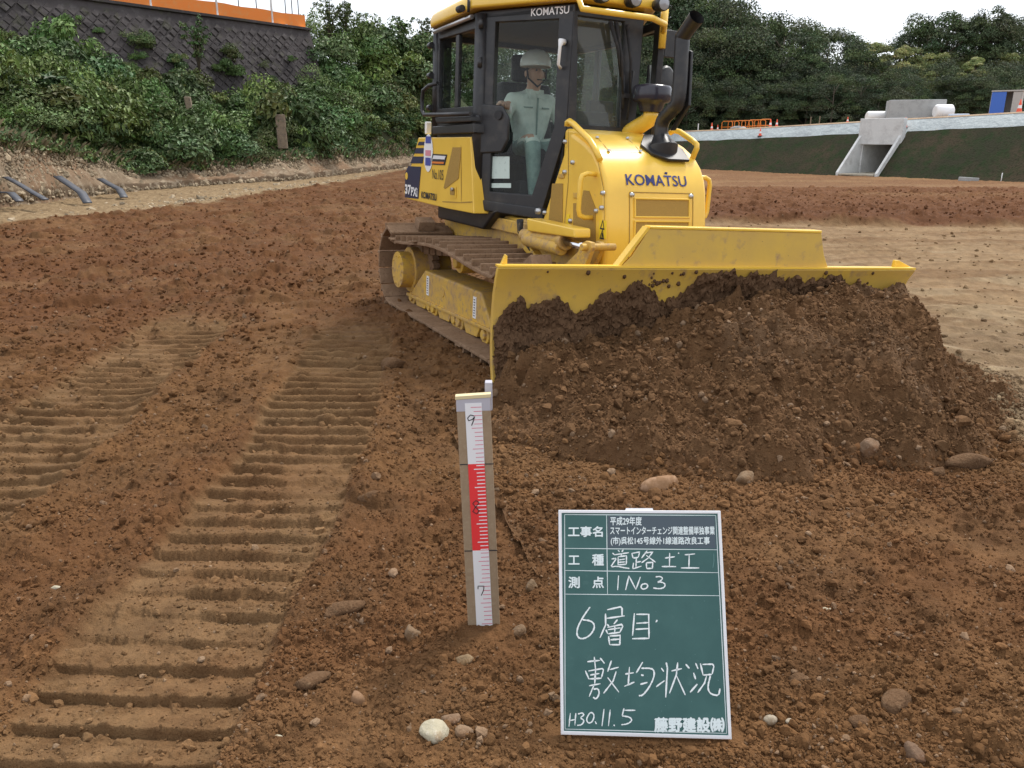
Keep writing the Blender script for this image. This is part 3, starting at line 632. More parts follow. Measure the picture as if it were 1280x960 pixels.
for (px, py, Y, sc) in ((400, 14, 45, 1.5), (425, 22, 45.5, 1.6), (448, 24, 46, 1.5), (470, 32, 47, 1.8), (500, 34, 48, 1.9), (405, 40, 43, 1.3), (520, 45, 50, 1.8), (440, 45, 44, 1.5), (385, 60, 41.2, 1.0), (540, 46, 56, 1.8), (480, 60, 46, 1.8), (515, 75, 48, 1.9), (390, 85, 40, .9), (415, 75, 42, 1.3)):
    p = at(px, py, Y); place_shrub(protos[rng.randint(0, 7)], p-np.array([0, 0, sc*1.05]), sc, rng.uniform(0, 6), 'bushy green shrub on the crest of the bank against the sky', 'shrubs on the crest of the bank', 1.05)
for it in range(60):      # creepers hanging on the wall face
    cu = rng.uniform(.12, .97)*wl; cvd = rng.uniform(.9, 3.0)*(1.0 if cu > wl*.45 else .8)
    if rng.uniform() < .5: cvd = rng.uniform(2.0, 3.2)
    p = W0+wd_*cu+wup*cvd+nrm*.02; place_shrub(protos[rng.randint(0, 7)], p-np.array([0, 0, .15]), rng.uniform(.22, .55), rng.uniform(0, 6), 'small creeper clump clinging to the face of the dark wall', 'creepers on the wall', 1.1)
# tall weeds sticking up against the sky
def weed(px, py, Y, h, label, seed):
    r = np.random.RandomState(seed); p = at(px, py, Y); e = empty('tall_weed', tuple(p)); tag(e, label, 'weed', 'tall weeds on the bank crest')
    m = MB(); tips = []
    for i in range(11):
        a = r.uniform(0, 6.28); l = r.uniform(.5, 1)*h; dx = r.uniform(.1, .45)*h
        pts = [np.array([0, 0, -.4]), np.array([dx*.3*math.cos(a), dx*.3*math.sin(a), l*.5]), np.array([dx*math.cos(a), dx*math.sin(a), l])]
        m.tube(pts, [.025, .018, .008], 5); tips += [pts[1]*.6+pts[2]*.4, pts[2], pts[1], pts[2]*.8+pts[1]*.2, pts[1]*.6+pts[0]*.4]
    m.build('stem', 'bark', e)
    link('foliage', leaf_cloud('foliage', tips, [r.uniform(.08, .2)*h*.6 for _ in tips], -14, .12, seed, shrub_cols), 'leaf', e)
weed(412, 42, 44.5, 1.9, 'tall weed topping the crest nearest the orange fence', 1); weed(432, 40, 45.2, 1.6, 'shorter weed just right of the tallest one', 2)
weed(505, 52, 47.5, 1.3, 'sparse spindly weed on the crest toward the bulldozer cab', 3); weed(532, 58, 50, 1.4, 'weed on the crest right behind the cab roof', 4); weed(248, 75, 34.0, 1.5, 'thin weed in front of the wall middle', 5)
# undergrowth mat between the shrubs
ns = 2600; s = rng.uniform(.06, .84, ns); t = 1.0+rng.uniform(0, 1, ns)**1.1*1.0
pp = bank_pt(s, t); keep = np.abs(pp[:, 0]) < pp[:, 1]*.75+1; pp = pp[keep]
ug = leaf_cloud('undergrowth', pp, rng.uniform(.16, .38, len(pp)), -42, .105, 77, shrub_cols+[(.11, .10, .045)], .7)
tag(link('undergrowth', ug, 'leaf'), 'low tangled weeds and creepers carpeting the bank', kind='stuff')
# dry grass at the lower plant edge
ng = 5200; s = rng.uniform(.06, .86, ng); t = rng.normal(1.03, .07, ng); gp = bank_pt(s, t); gp = gp[np.abs(gp[:, 0]) < gp[:, 1]*.75+1]; n = len(gp)
hg = rng.uniform(.1, .42, (n, 1)); a = rng.uniform(0, 6.28, n); d = np.stack([np.cos(a), np.sin(a), np.zeros(n)], 1); w = np.stack([-np.sin(a), np.cos(a), np.zeros(n)], 1)*.018
V = np.stack([gp-w, gp+w, gp+d*hg*.35+w*.6+np.array([0, 0, 1])*hg*.7, gp+d*hg*.7+np.array([0, 0, 1])*hg*.85], 1).reshape(-1, 3)
gc = np.where(rng.uniform(0, 1, (n, 1)) < .55, np.array([[.16, .12, .065]]), np.array([[.075, .11, .035]]))*rng.uniform(.6, 1.2, (n, 1))
tag(link('grass', raw_mesh('grass', V, np.arange(4*n).reshape(-1, 4), np.repeat(gc, 4, 0), 'leafc', False), 'leaf'), 'rough grass tufts along the lower edge of the plants', kind='stuff')
# ================================================================== EMBANKMENT on the right
E0 = at(1280, 229, 49); E1 = at(870, 211, 70)
E0[2] = -1.05; E1[2] = -1.0
ed = (E1-E0); ed[2] = 0; el_ = np.linalg.norm(ed); ed /= el_; en = np.array([ed[1], -ed[0], 0]); en = en if en[0] > 0 else -en     # into the bank
def emb(u, w, z): return E0+ed*u+en*w+np.array([0, 0, 1.])*(z-E0[2])
def hb(u): return np.interp(u, [-60, 0, el_, el_+60], [3.9, 3.28, 2.25, .9])     # height of the dark slope
M['slope'] = mat('dark_slope_mat', (.038, .038, .024), .97, spec=.05, noise=[(.35, (.058, .046, .03), .42, .6), (1.3, (.026, .042, .018), .45, .65), (8, (.022, .024, .014), .5, .7), (40, (.075, .07, .045), .6, .75)], bump=[(8, .6, .05)])
CU = None
# culvert place
def emb_u(px, py, z):
    r = ray(px, py); t = (z-H)/r[2]; p = np.array([0, 0, H])+t*r; return (p-E0)@ed
r1 = ray(1046, 227); 
def u_on_base(px):
    r = ray(px, 225); A = np.array([[r[0], -ed[0]], [r[1], -ed[1]]]); return np.linalg.solve(A, E0[:2])[1]
uL, uR = u_on_base(1046), u_on_base(1098)      # uL > uR
us = np.concatenate([np.linspace(-45, uR, 50), np.linspace(uL, el_+60, 70)])
def slope_mesh(ua, name):
    rows = []
    tt = np.linspace(0, 1, 26)
    for u in ua:
        h = hb(u)-(-1.05)*0
        rows.append([emb(u, -1.2+(hb(u)+1.2)*k, -1.05-1.2*1.0+(hb(u)+1.2)*k)+en*0 for k in tt])
    Pq = np.array(rows); x, y = Pq[..., 0].ravel(), Pq[..., 1].ravel()
    Pq[..., 2] += ((fbm(x*1.2, y*1.2, 500, 4)-.5)*.14).reshape(Pq.shape[:2])*np.linspace(1, .2, 26)[None]
    return grid_mesh(name, Pq)
m_all = MB()
for k, ua in enumerate((np.linspace(-45, uR+.05, 60), np.linspace(uL-.05, el_+60, 90))):
    tag(link('embankment_slope', slope_mesh(ua, 'embankment_slope'), 'slope'), kind='structure')
# pale sheet band above the dark slope and the level road top
def band(ua, name, mt):
    rows = []
    for u in ua:
        h = hb(u)
        w0 = emb(u, h-.0, -1.05+h+.004); rows.append([emb(u, h-.3, -1.05+h-.36), w0, emb(u, h+.45, -1.05+h+.42), emb(u, h+.9, -1.05+h+.80)])
    return tag(link(name, grid_mesh(name, np.array(rows)), mt), kind='structure')
band(np.linspace(-45, el_+60, 80), 'slope_cover', 'sheet')
rows = []
for u in np.linspace(-60, el_+110, 60):
    h = hb(u); rows.append([emb(u, h+.86+w, -1.05+h+.79+z) for w, z in ((0, 0), (.25, .10), (.6, .09), (1.2, .02), (12, .05), (60, .5), (160, 3), (300, 6))])
M['road'] = mat('road_top', (.28, .19, .11), .9, noise=[(.6, (.2, .12, .07), .45, .65), (6, (.36, .27, .18), .5, .7)])
tag(link('road_surface', grid_mesh('road_surface', np.array(rows)), 'road'), kind='structure')
# ------------------------------------------------------------------ box culvert
cv = empty('box_culvert', tuple(emb((uL+uR)/2, 0, -1.05))); tag(cv, 'pale concrete box culvert with sloping wing walls cut into the dark embankment', 'culvert')
cvO = np.array(cv.location)
cwid = uL-uR; hc = hb((uL+uR)/2)
def C_(u, w, z): return emb((uL+uR)/2+u, w, -1.05+z)-cvO
hw = cwid/2
for sgn, nm in ((1, 'wing_wall'), (-1, 'wing_wall')):
    a = sgn*hw; b = sgn*(hw-.19); m = MB()
    prof = [(-.25, -.2), (hc-.35, -.2), (hc-.35, hc-.02), (hc-.55, hc-.02), (-.25, .12)]
    m.prism([C_(a, w, z) for w, z in prof], C_(b, 0, 0)-C_(a, 0, 0)); m.build(nm, 'new_concrete', cv, bevel=.02)
m = MB(); w0 = hc-.75; zt = hc-.30
m.prism([C_(-hw-.05, w0, zt-.55), C_(hw+.05, w0, zt-.55), C_(hw+.05, w0, zt+1.22), C_(-hw-.05, w0, zt+1.22)], C_(0, .45, 0)-C_(0, 0, 0)); m.build('headwall', 'new_concrete', cv, bevel=.03)
m = MB(); L = 9
for sgn in (1, -1): m.prism([C_(sgn*(hw-.02), w0+.2, -.1), C_(sgn*(hw-.30), w0+.2, -.1), C_(sgn*(hw-.30), w0+.2, zt-.5), C_(sgn*(hw-.02), w0+.2, zt-.5)], C_(0, L, 0)-C_(0, 0, 0))
m.prism([C_(-hw, w0+.46, zt-.54), C_(hw, w0+.46, zt-.54), C_(hw, w0+.46, zt-.2), C_(-hw, w0+.46, zt-.2)], C_(0, L, 0)-C_(0, 0, 0))
m.prism([C_(-hw, w0+L, -.1), C_(hw, w0+L, -.1), C_(hw, w0+L, zt), C_(-hw, w0+L, zt)], C_(0, .2, 0)-C_(0, 0, 0))
m.build('tunnel', 'new_concrete', cv)
M['apron'] = mat('apron_concrete', (.42, .38, .3), .9, noise=[(3, (.3, .24, .17), .5, .7)])
m = MB(); m.prism([C_(-hw+.27, -.3, -.06), C_(hw-.27, -.3, -.06), C_(hw-.31, w0+L, -.06), C_(-hw+.31, w0+L, -.06)], (0, 0, .10)); m.build('floor_slab', 'apron', cv)
# ------------------------------------------------------------------ things on and by the embankment
def cone(p, h, label):
    e = empty('traffic_cone', tuple(p)); tag(e, label, 'traffic cone', 'cones along the new road')
    m = MB(); m.box((0, 0, .02), (h*.55, h*.55, .04)); m.build('base', 'rubber', e)
    m = MB(); m.lathe([(h*.21, .04), (h*.145, h*.36)], seg=12); m.lathe([(h*.105, h*.58), (h*.04, h*.97), (0, h)], seg=12); m.build('body', 'cone', e)
    m = MB(); m.lathe([(h*.147, h*.36), (h*.107, h*.58)], seg=12); m.build('reflective_band', 'white', e)
def on_emb(px, w):       # a point on the level at depth w behind the slope foot, seen in column px
    r = ray(px, 155); A = np.array([[r[0], -ed[0]], [r[1], -ed[1]]]); o = E0+en*w; u = np.linalg.solve(A, o[:2])[1]
    return u
def top_pt(px, back):
    u = on_emb(px, 3); 
    for _ in range(4): u = on_emb(px, hb(u)+.9+back)
    return emb(u, hb(u)+.9+back, -1.05+hb(u)+.83)
for px, back, h, lb in ((862, 6, .7, 'cone leftmost on the road, beside the exhaust pipe'), (890, 3, .75, 'taller cone of the pair left of the orange barricades'), (897.5, 4, .6, 'smaller cone right of its taller twin, left of the barricades'), (963, 2, .75, 'tall cone at the right end of the barricades'), (971, 1.2, .65, 'short cone right of the tall one by the barricades'), (1059, 1.5, .5, 'lone small cone halfway between barricades and culvert'), (1271, 1.0, .85, 'largest cone, rightmost on the road before the blue box')):
    p = top_pt(px, back); cone(p+np.array([0, 0, .0]), h, 'orange and white '+lb)
u = on_emb(1133, 3.3); cone(emb(u, hb(u)+.25, -1.05+hb(u)+.22), .72, 'orange and white cone on the pale sheet right against the culvert headwall')
u = on_emb(958.5, 3.3); cone(emb(u, hb(u)+.15, -1.05+hb(u)+.14), .65, 'faded cone low on the pale sheet below the barricades')
# pipe barricades
bp = []
for i, px in enumerate((909, 917, 925, 934, 942, 950, 957)):
    p = top_pt(px, 4.5+.4*(i % 2)); m = MB(); w, h = .95, .85
    m.tube([(-w/2, -.2, 0), (-w/2, 0, h*.85), (-w/2+.12, 0, h), (w/2-.12, 0, h), (w/2, 0, h*.85), (w/2, -.2, 0)], .035, 8); m.tube([(-w/2, -.12, h*.4), (w/2, -.12, h*.4)], .03, 8); m.tube([(-w/2, .25, 0), (-w/2, 0, h*.85)], .03, 8); m.tube([(w/2, .25, 0), (w/2, 0, h*.85)], .03, 8)
    o = m.build('barricade', 'barr'if 'barr' in M else 'orange'); o.location = p+np.array([0, 0, .02]); o.rotation_euler = (0, 0, rng.uniform(-.5, .5)); tag(o, 'orange pipe barricade in the row left of the culvert', 'barricade', 'orange barricades on the road')
V, F = V3, F3
for i, (px, s) in enumerate(((921, .5), (928, .35))):
    p = top_pt(px, 3.2); me = raw_mesh('sandbag', lump_shape(V3, 700+i)*np.array([1, .8, .7])*s, F3); o = link('sandbag', me, 'concrete'); o.location = p+np.array([0, 0, s*.45]); tag(o, ['larger grey sandbag in front of the barricades', 'smaller grey sandbag in front of the barricades'][i], 'sandbag', 'sandbags by the barricades')
for i, px in enumerate((873, 1013, 1024)):
    p = top_pt(px, 2); m = MB(); m.box((0, 0, .35), (.07, .07, .7)); o = m.build('survey_peg', ['white', 'wood', 'wood'][i]); o.location = p; tag(o, ['white peg between the leftmost cones on the road', 'wooden peg left of two near the middle of the road edge', 'wooden peg right of two near the middle of the road edge'][i], 'peg', 'pegs along the road')
# concrete block with white rolls
def seg_top(pxa, pxb, pyt, pyb, back): 
    a, b = top_pt(pxa, back), top_pt(pxb, back); return a, b
pb_ = top_pt(1141, 6); Yb = pb_[1]; s_ = Yb/1.05/FPX
bl = MB(); wx = 30*s_/FPX*FPX; 
ang = math.atan2(.35, 1)
ob = bl; ob.box((0, 0, .75), (60/1000*Yb, 2.2, 1.9)); o = ob.build('concrete_block', 'concrete', bevel=.04); o.location = pb_+np.array([0, 0, -.1]); o.rotation_euler = (0, 0, -.30); tag(o, 'large pale concrete block on the road behind the culvert', 'concrete block')
for px, r, L, lb in ((1097, .42, 1.9, 'white tarpaulin roll left of the concrete block'), (1177, .5, 1.3, 'white tarpaulin roll right of the concrete block')):
    p = top_pt(px, 5.5); m = MB(); m.tube([(-L/2, 0, r), (-L/2+.1, 0, r), (L/2-.1, 0, r), (L/2, 0, r)], [r*.75, r, r, r*.75], 16); o = m.build('tarpaulin_roll', 'white'); o.location = p+np.array([0, 0, .12]); tag(o, lb, 'tarpaulin', 'white tarpaulin rolls')
p = top_pt(1196, 5); m = MB(); 
for i in range(3): m.box((-.35+.4*i, 0, .16+.03*i), (.5, .6, .3-.05*i))
M['blueish'] = mat('pale_blue_tarp', (.5, .58, .7), .6)
o = m.build('tarpaulin_pile', 'blueish', bevel=.06); o.location = p+np.array([0, 0, .05]); tag(o, 'low pile of folded pale blue tarpaulin right of the white rolls', 'tarpaulin')
# portable toilet
p = top_pt(1254, 7); e = empty('portable_toilet', tuple(p+np.array([0, 0, .0])), -.62); tag(e, 'blue and grey portable toilet with its door open at the right road end', 'portable toilet')
M['blue'] = mat('blue_plastic', (.04, .13, .5), .5); M['greyp'] = mat('grey_plastic', (.4, .38, .36), .6)
m = MB(); m.box((-.50, -.62, .85), (.9, .05, 1.75)); m.build('door', 'blue', e)
m = MB(); m.box((.9, 0, .85), (.06, 1.2, 1.8)); m.box((-.95, 0, .85), (.06, 1.2, 1.8)); m.box((0, .6, .85), (1.86, .06, 1.8)); m.box((.62, -.6, .85), (.5, .05, 1.75)); m.build('body', 'greyp', e)
m = MB(); m.box((0, 0, 1.80), (2.0, 1.35, .09)); m.build('roof', 'greyp', e)
# slab and peg at the embankment foot
p = at(1207, 226.5, 51); m = MB(); m.box((0, 0, .1), (1.0, .6, .25)); o = m.build('concrete_slab', 'concrete', bevel=.03); o.location = p+np.array([0, -.3, .02]); o.rotation_euler = (0, .06, .2); tag(o, 'pale concrete slab lying at the foot of the dark embankment', 'slab')
p = at(1251, 228, 49.6); m = MB(); m.cyl((0, 0, -.1), (0, 0, .55), .025, seg=8); o = m.build('survey_peg', 'white'); o.location = p; tag(o, 'thin white peg at the foot of the dark embankment', 'peg')
# ================================================================== FOREST
tree_cols = [(.070, .100, .045), (.055, .084, .042), (.082, .112, .045), (.064, .080, .050), (.094, .108, .060)]
bam_cols = [(.29, .30, .12), (.24, .26, .10), (.33, .33, .16), (.18, .21, .085)]
def crown_proto(seed, kind):
    r = np.random.RandomState(seed); cs = []; rd = []
    if kind == 'broad':
        for i in range(60):
            z = r.uniform(.06, .97); w = .38*math.sqrt(max(.02, 1-((z-.5)/.54)**2)); a = r.uniform(0, 6.28); q = w*math.sqrt(r.uniform(.15, 1)); cs.append((q*math.cos(a), q*math.sin(a), z)); rd.append(r.uniform(.075, .15))
    elif kind == 'conifer':
        for i in range(46):
            z = r.uniform(.05, .98); w = .27*(1.05-z)**.7; a = r.uniform(0, 6.28); q = w*math.sqrt(r.uniform(.3, 1)); cs.append((q*math.cos(a), q*math.sin(a), z)); rd.append(r.uniform(.06, .105)*(1.25-.5*z))
    elif kind == 'open':
        for i in range(34):
            z = r.uniform(.3, 1.0); w = .26*math.sqrt(max(.05, 1-((z-.65)/.40)**2)); a = r.uniform(0, 6.28); q = w*math.sqrt(r.uniform(.3, 1)); cs.append((q*math.cos(a), q*math.sin(a), z)); rd.append(r.uniform(.05, .10))
    else:
        for i in range(40):
            z = r.uniform(.25, 1.0); a = r.uniform(0, 6.28); w = .22*(1.15-z); q = w*math.sqrt(r.uniform(0, 1)); cs.append((q*math.cos(a), q*math.sin(a), z)); rd.append(r.uniform(.04, .085))
    me = leaf_cloud('crown', cs, rd, -230, .019 if kind != 'bamboo' else .017, seed, bam_cols if kind == 'bamboo' else tree_cols, 1.0, .25, .45)
    me.materials.append(M['tree_leaf'])
    m = MB(); hgt = .9 if kind != 'open' else .8
    m.tube([(0, 0, -.08), (.01, 0, .2), (-.01, .01, .5), (0, 0, hgt)], [.022, .017, .012, .004], 8)
    for i in range(10):
        c = np.array(cs[r.randint(len(cs))]); zb = max(.15, c[2]-.2); m.tube([(0, 0, zb), (c[0]*.5, c[1]*.5, (zb+c[2])/2+.01), tuple(c)], [.009, .006, .002], 5)
    return me, m
kinds = {}
for i, k in enumerate(('broad', 'broad', 'conifer', 'conifer', 'open', 'bamboo', 'bamboo')):
    me, tm = crown_proto(150+i, k); t = tm.build('trunk_src', 'bark'); tme = t.data; bpy.data.objects.remove(t); kinds.setdefault(k, []).append((me, tme))
LBL = {'broad': ('dark rounded evergreen tree in the wood behind the road', 'broadleaf trees behind the road'), 'conifer': ('dark pointed conifer in the wood behind the road', 'conifers behind the road'), 'open': ('tall open crowned tree with sky showing through at the right', 'open trees on the far hill'), 'bamboo': ('pale yellow green bamboo clump on the far hill', 'bamboo on the far hill')}
def tree(px, pyt, Y, kind, zb=2.0, wide=1.0, name=None):
    """top at row pyt in column px"""
    tp = at(px, pyt, Y); hgt = tp[2]-zb
    me, tme = kinds[kind][rng.randint(len(kinds[kind]))]
    nm = {'broad': 'evergreen_tree', 'conifer': 'conifer_tree', 'open': 'pine_tree', 'bamboo': 'bamboo_clump'}[kind]
    e = empty(nm, (tp[0], tp[1], zb), rng.uniform(0, 6.28)); e.scale = (hgt*wide, hgt*wide, hgt); tag(e, LBL[kind][0], nm.split('_')[0] if kind == 'bamboo' else 'tree', LBL[kind][1])
    for nme, dat in (('crown', me), ('trunk', tme)):
        o = bpy.data.objects.new(nme, dat); COL.objects.link(o); o.parent = e
sk = np.array([[520, 40], [560, 45], [700, 10], [795, -12], [850, -2], [885, 0], [905, 10], [925, 4], [945, 18], [965, 26], [990, 38], [1020, 36], [1045, 42], [1065, 52], [1085, 62], [1105, 72], [1130, 84]])
for px in list(range(780, 1110, 17)):
    y = np.interp(px, sk[:, 0], sk[:, 1]); kind = 'broad' if px < 915 or rng.uniform() < .35 else 'conifer'
    tree(px+rng.uniform(-5, 5), y+rng.uniform(-3, 9), rng.uniform(92, 104), kind, 1.5, rng.uniform(.85, 1.1) if kind == 'broad' else rng.uniform(.9, 1.2))
for px in list(range(775, 1130, 10)):      # front rank, lower
    y = np.interp(px, sk[:, 0], sk[:, 1]); y = y+(150-y)*rng.uniform(.22, .55)
    tree(px+rng.uniform(-6, 6), y, rng.uniform(84, 90), 'broad' if rng.uniform() < .75 else 'conifer', 1.3, rng.uniform(.95, 1.2))
for px in range(800, 1130, 15): tree(px+rng.uniform(-8, 8), rng.uniform(98, 124), rng.uniform(79, 83), 'broad', .9, rng.uniform(1.05, 1.35))
for px in range(1070, 1330, 13): tree(px+rng.uniform(-5, 5), np.interp(px, [1070, 1090, 1150, 1200, 1280], [58, 60, 66, 76, 72])+rng.uniform(-4, 10), rng.uniform(118, 130), 'bamboo', 2.5, rng.uniform(1.1, 1.5))
for px in range(1100, 1320, 15): tree(px+rng.uniform(-5, 5), np.interp(px, [1100, 1150, 1280], [84, 88, 88])+rng.uniform(-6, 14), rng.uniform(104, 112), 'bamboo' if px < 1245 and rng.uniform() < .8 else 'broad', 2.2, rng.uniform(1.0, 1.4))
for px in range(1110, 1330, 12): tree(px+rng.uniform(-5, 5), rng.uniform(98, 118), rng.uniform(92, 99), 'broad', 2.0, rng.uniform(1.05, 1.35))
for px, y, w, k in ((1163, 25, 1.0, 'broad'), (1182, 24, 1.1, 'open'), (1152, 36, 1.0, 'open'), (1212, 33, 1.1, 'broad'), (1242, 16, .8, 'open'), (1236, 30, 1.0, 'broad'), (1262, 36, 1.0, 'broad'), (1285, 26, 1.1, 'broad'), (1225, 40, 1, 'open'), (1305, 30, 1, 'broad')): tree(px, y, rng.uniform(131, 138), k, 3.0, w)
for px in range(470, 800, 22): tree(px+rng.uniform(-6, 6), 60+rng.uniform(-14, 18), rng.uniform(90, 110), 'broad', 1.5, rng.uniform(1, 1.3))
# ================================================================== STAKE
def plane_fn(o, a, b):
    o, a, b = (np.array(q, float) for q in (o, a, b)); n = np.cross(a-o, b-o); n /= np.linalg.norm(n)
    if n[1] > 0: n = -n
    def f(px, py, lift=0.0):
        r = ray(px, py); t = ((o-np.array([0, 0, H]))@n)/(r@n); return np.array([0, 0, H])+t*r+n*lift
    return f, n
sTL, sTR, sBL = at(570, 497, 2.25), at(612.5, 494, 2.252), at(585.5, 790, 2.222)
Sq, sn = plane_fn(sTL, sTR, sBL)
sk_ = empty('survey_stake', tuple(Sq(605, 788))); so_ = np.array(sk_.location)
tag(sk_, 'brown wooden stake with red and white graduated tape driven into the soil', 'stake')
def sq(px, py, l=0.): return Sq(px, py, l)-so_
dn = (sq(605, 790)-sq(592, 495)); dn /= np.linalg.norm(dn)
m = MB(); m.prism([sq(570, 498), sq(612.5, 495), sq(625.5, 787)+dn*.14, sq(585.5, 790)+dn*.14], -sn*.022); m.build('plank', 'ply', sk_, bevel=.0015, seg=1)
m = MB(); m.prism([sq(569, 499.5, .002), sq(613.5, 496.5, .002), sq(613.4, 492.5, .002), sq(569, 495.5, .002)], -sn*.026)
M['cream'] = mat('cream_wood', (.62, .52, .30), .7); m.build('end_grain', 'cream', sk_)
M['greytape'] = mat('grey_tape', (.42, .41, .46), .5); M['tapewhite'] = mat('tape_white', (.74, .74, .76), .5); M['tapered'] = mat('tape_red', (.75, .035, .04), .5); M['ink'] = mat('black_ink', (.02, .02, .025), .6)
m = MB(); m.prism([sq(570.6, 514.5, .001), sq(613.3, 513, .001), sq(612.6, 497, .001), sq(570.1, 500, .001)], -sn*.0006); m.build('grey_tape', 'greytape', sk_)
def tx(py, f): return 581+(py-504)/(788-504)*15+f*(21-(py-504)/284*1)      # tape edges drift with the stake
m = MB()
ys = [(504, 580, 0), (580.01, 688, 1), (688.01, 789, 0)]
for a, b, mi in ys: m.prism([sq(tx(b, 0), b, .002), sq(tx(b, 1), b-.7, .002), sq(tx(a, 1), a-.7, .002), sq(tx(a, 0), a, .002)], -sn*.0012, mi)
tape = m.build('tape', ['tapewhite', 'tapered'], sk_)
m = MB(); y = 509.0; k = 0
while y < 786:
    inred = 580 < y < 687; mi = 0 if inred else 1; l = .5 if k % 5 else .66; hh_ = .55 if inred else .35
    xa, xb = tx(y, 1-l), tx(y, .98); m.prism([sq(xa, y+hh_, .0026), sq(xb, y+hh_-.5, .0026), sq(xb, y-hh_-.5, .0026), sq(xa, y-hh_, .0026)], -sn*.0005, mi); y += 4.55 if inred else 5.2; k += 1
M['tickred'] = mat('tick_red', (.6, .12, .2), .5)
m.build('graduation', ['tapewhite', 'tickred'], tape)
for y in (580, 688):
    m = MB(); m.prism([sq(570.5+(y-497)*.053, y+1.2, .0018), sq(613.5+(y-494)*.0435, y+.2, .0018), sq(613.5+(y-494)*.0435, y-1.0, .0018), sq(570.5+(y-497)*.053, y, .0018)], -sn*.0006); m.build('black_line', 'ink', sk_)
def ribbon(mb, pts3, w, n, mi=0, jit=0):
    P_ = []
    for i in range(len(pts3)-1):
        for k in range(4): P_.append(pts3[i]+(pts3[i+1]-pts3[i])*k/4)
    P_.append(pts3[-1]); A = []; B = []
    for i, p in enumerate(P_):
        t = P_[min(i+1, len(P_)-1)]-P_[max(i-1, 0)]; t /= np.linalg.norm(t)+1e-12; s = np.cross(n, t); q = w*(1+jit*rng.uniform(-1, 1))/2
        if i in (0, len(P_)-1): q *= .6
        A.append(p+s*q); B.append(p-s*q)
    k = len(A); mb.add(A+B, [(i, k+i, k+i+1, i+1) for i in range(k-1)], mi)
def sc_(pts, org, s): return [sq(org[0]+x*s, org[1]+y*s, .0032) for x, y in pts]
m = MB(); ribbon(m, sc_([(275, 290), (235, 278), (205, 310), (215, 338), (255, 325), (278, 295), (262, 350), (245, 390)], (560, 485), .1198), .0028, sn); m.build('handwritten_number', 'ink', tape)
m = MB(); ribbon(m, sc_([(4, -6), (0, -9), (-4, -5), (0, 0), (4, 4), (1, 8), (-4, 5), (-1, 0), (4, -6)], (595, 634), 1), .0026, sn); m.build('handwritten_number', 'ink', tape)
m = MB(); ribbon(m, sc_([(-4, -3), (-4, -7), (3.5, -7), (3, -2), (0, 5)], (601.5, 739), 1), .0026, sn); m.build('handwritten_number', 'ink', tape)
m = MB(); p = sq(610.5, 492); m.box(p-sn*.05+np.array([0, 0, -.02]), (.022, .03, .09)); pg = m.build('white_peg', 'greytape', sk_, bevel=.003)
# ================================================================== BLACKBOARD
bBL, bBR, bTL = np.array([.130, 1.754, 0.0]), np.array([.577, 1.736, 0.0]), np.array([.128, 2.0, .53])
Bq, bn = plane_fn(bBL, bBR, bTL)
bd = empty('notice_board', tuple((bBL+bBR)/2)); bo = np.array(bd.location); tag(bd, 'green site notice board with chalk writing leaning back on the soil', 'notice board')
def bq(px, py, l=0.): return Bq(px, py, l)-bo
M['green'] = mat('board_green', (.028, .098, .092), .55, noise=[(7, (.042, .125, .115), .4, .7), (30, (.055, .14, .13), .62, .8)])
M['chalk'] = mat('chalk', (.8, .84, .84), .9, noise=[(260, (.35, .5, .48), .55, .68)])
M['print'] = mat('printed_white', (.72, .80, .80), .6); M['labelfilm'] = mat('label_film', (.05, .075, .095), .35)
out4 = [(701, 918), (914.5, 924), (900.5, 638.5), (698, 637.5)]; in4 = [(704.8, 913.6), (910.2, 919.2), (896.8, 642.0), (702.0, 641.2)]
m = MB(); m.prism([bq(x, y) for x, y in [(702, 916.5), (913, 922.5), (899.5, 639.6), (699.3, 638.8)]], -bn*.009); m.build('panel', 'green', bd)
m = MB(); m.ring([bq(x, y, .003) for x, y in out4], [bq(x, y, .003) for x, y in in4], -bn*.014); m.build('frame', 'tapewhite', bd, bevel=.001, seg=1)
m = MB(); m.prism([bq(x, y, -.004) for x, y in [(780, 642), (818, 642), (816, 635.3), (783, 635.3)]], -bn*.006); m.build('hanging_lug', 'tapewhite', bd)
m = MB()
tpb = bq(800, 645); ft = np.array([tpb[0], tpb[1]+.30, -.03])
for dx in (-.12, .12): m.tube([tpb+np.array([dx, 0, 0])-bn*.012, ft+np.array([dx, 0, 0])], .008, 8)
m.tube([ft+np.array([-.12, 0, .08]), ft+np.array([.12, 0, .08])], .006, 8); m.build('rear_prop', 'steel', bd)
def ln(mb, a, b, w=.0019): ribbon(mb, [bq(*a, .0006), bq(*b, .0006)], w, bn)
m = MB(); c_tl, c_tr, c_br, c_bl = (705.8, 643.2), (894.6, 644.2), (908.2, 916.6), (706.4, 911.2)
def lerp(a, b, t): return (a[0]+(b[0]-a[0])*t, a[1]+(b[1]-a[1])*t)
for a, b in ((c_tl, c_tr), (c_tr, c_br), (c_br, c_bl), (c_bl, c_tl)): ln(m, a, b)
for yl, yr in ((685.4, 687.2), (713.0, 715.8), (742.6, 744.6)):
    tl = (yl-c_tl[1])/(c_bl[1]-c_tl[1]); tr = (yr-c_tr[1])/(c_br[1]-c_tr[1]); ln(m, lerp(c_tl, c_bl, tl), lerp(c_tr, c_br, tr))
ln(m, (758.2, 643.6), (759.4, 743.2)); m.build('ruled_lines', 'print', bd)
m = MB(); m.prism([bq(x, y, .0009) for x, y in [(760, 684.6), (894.9, 685.6), (893.2, 645.5), (759.8, 644.8)]], -bn*.0006); m.build('label_strip', 'labelfilm', bd)
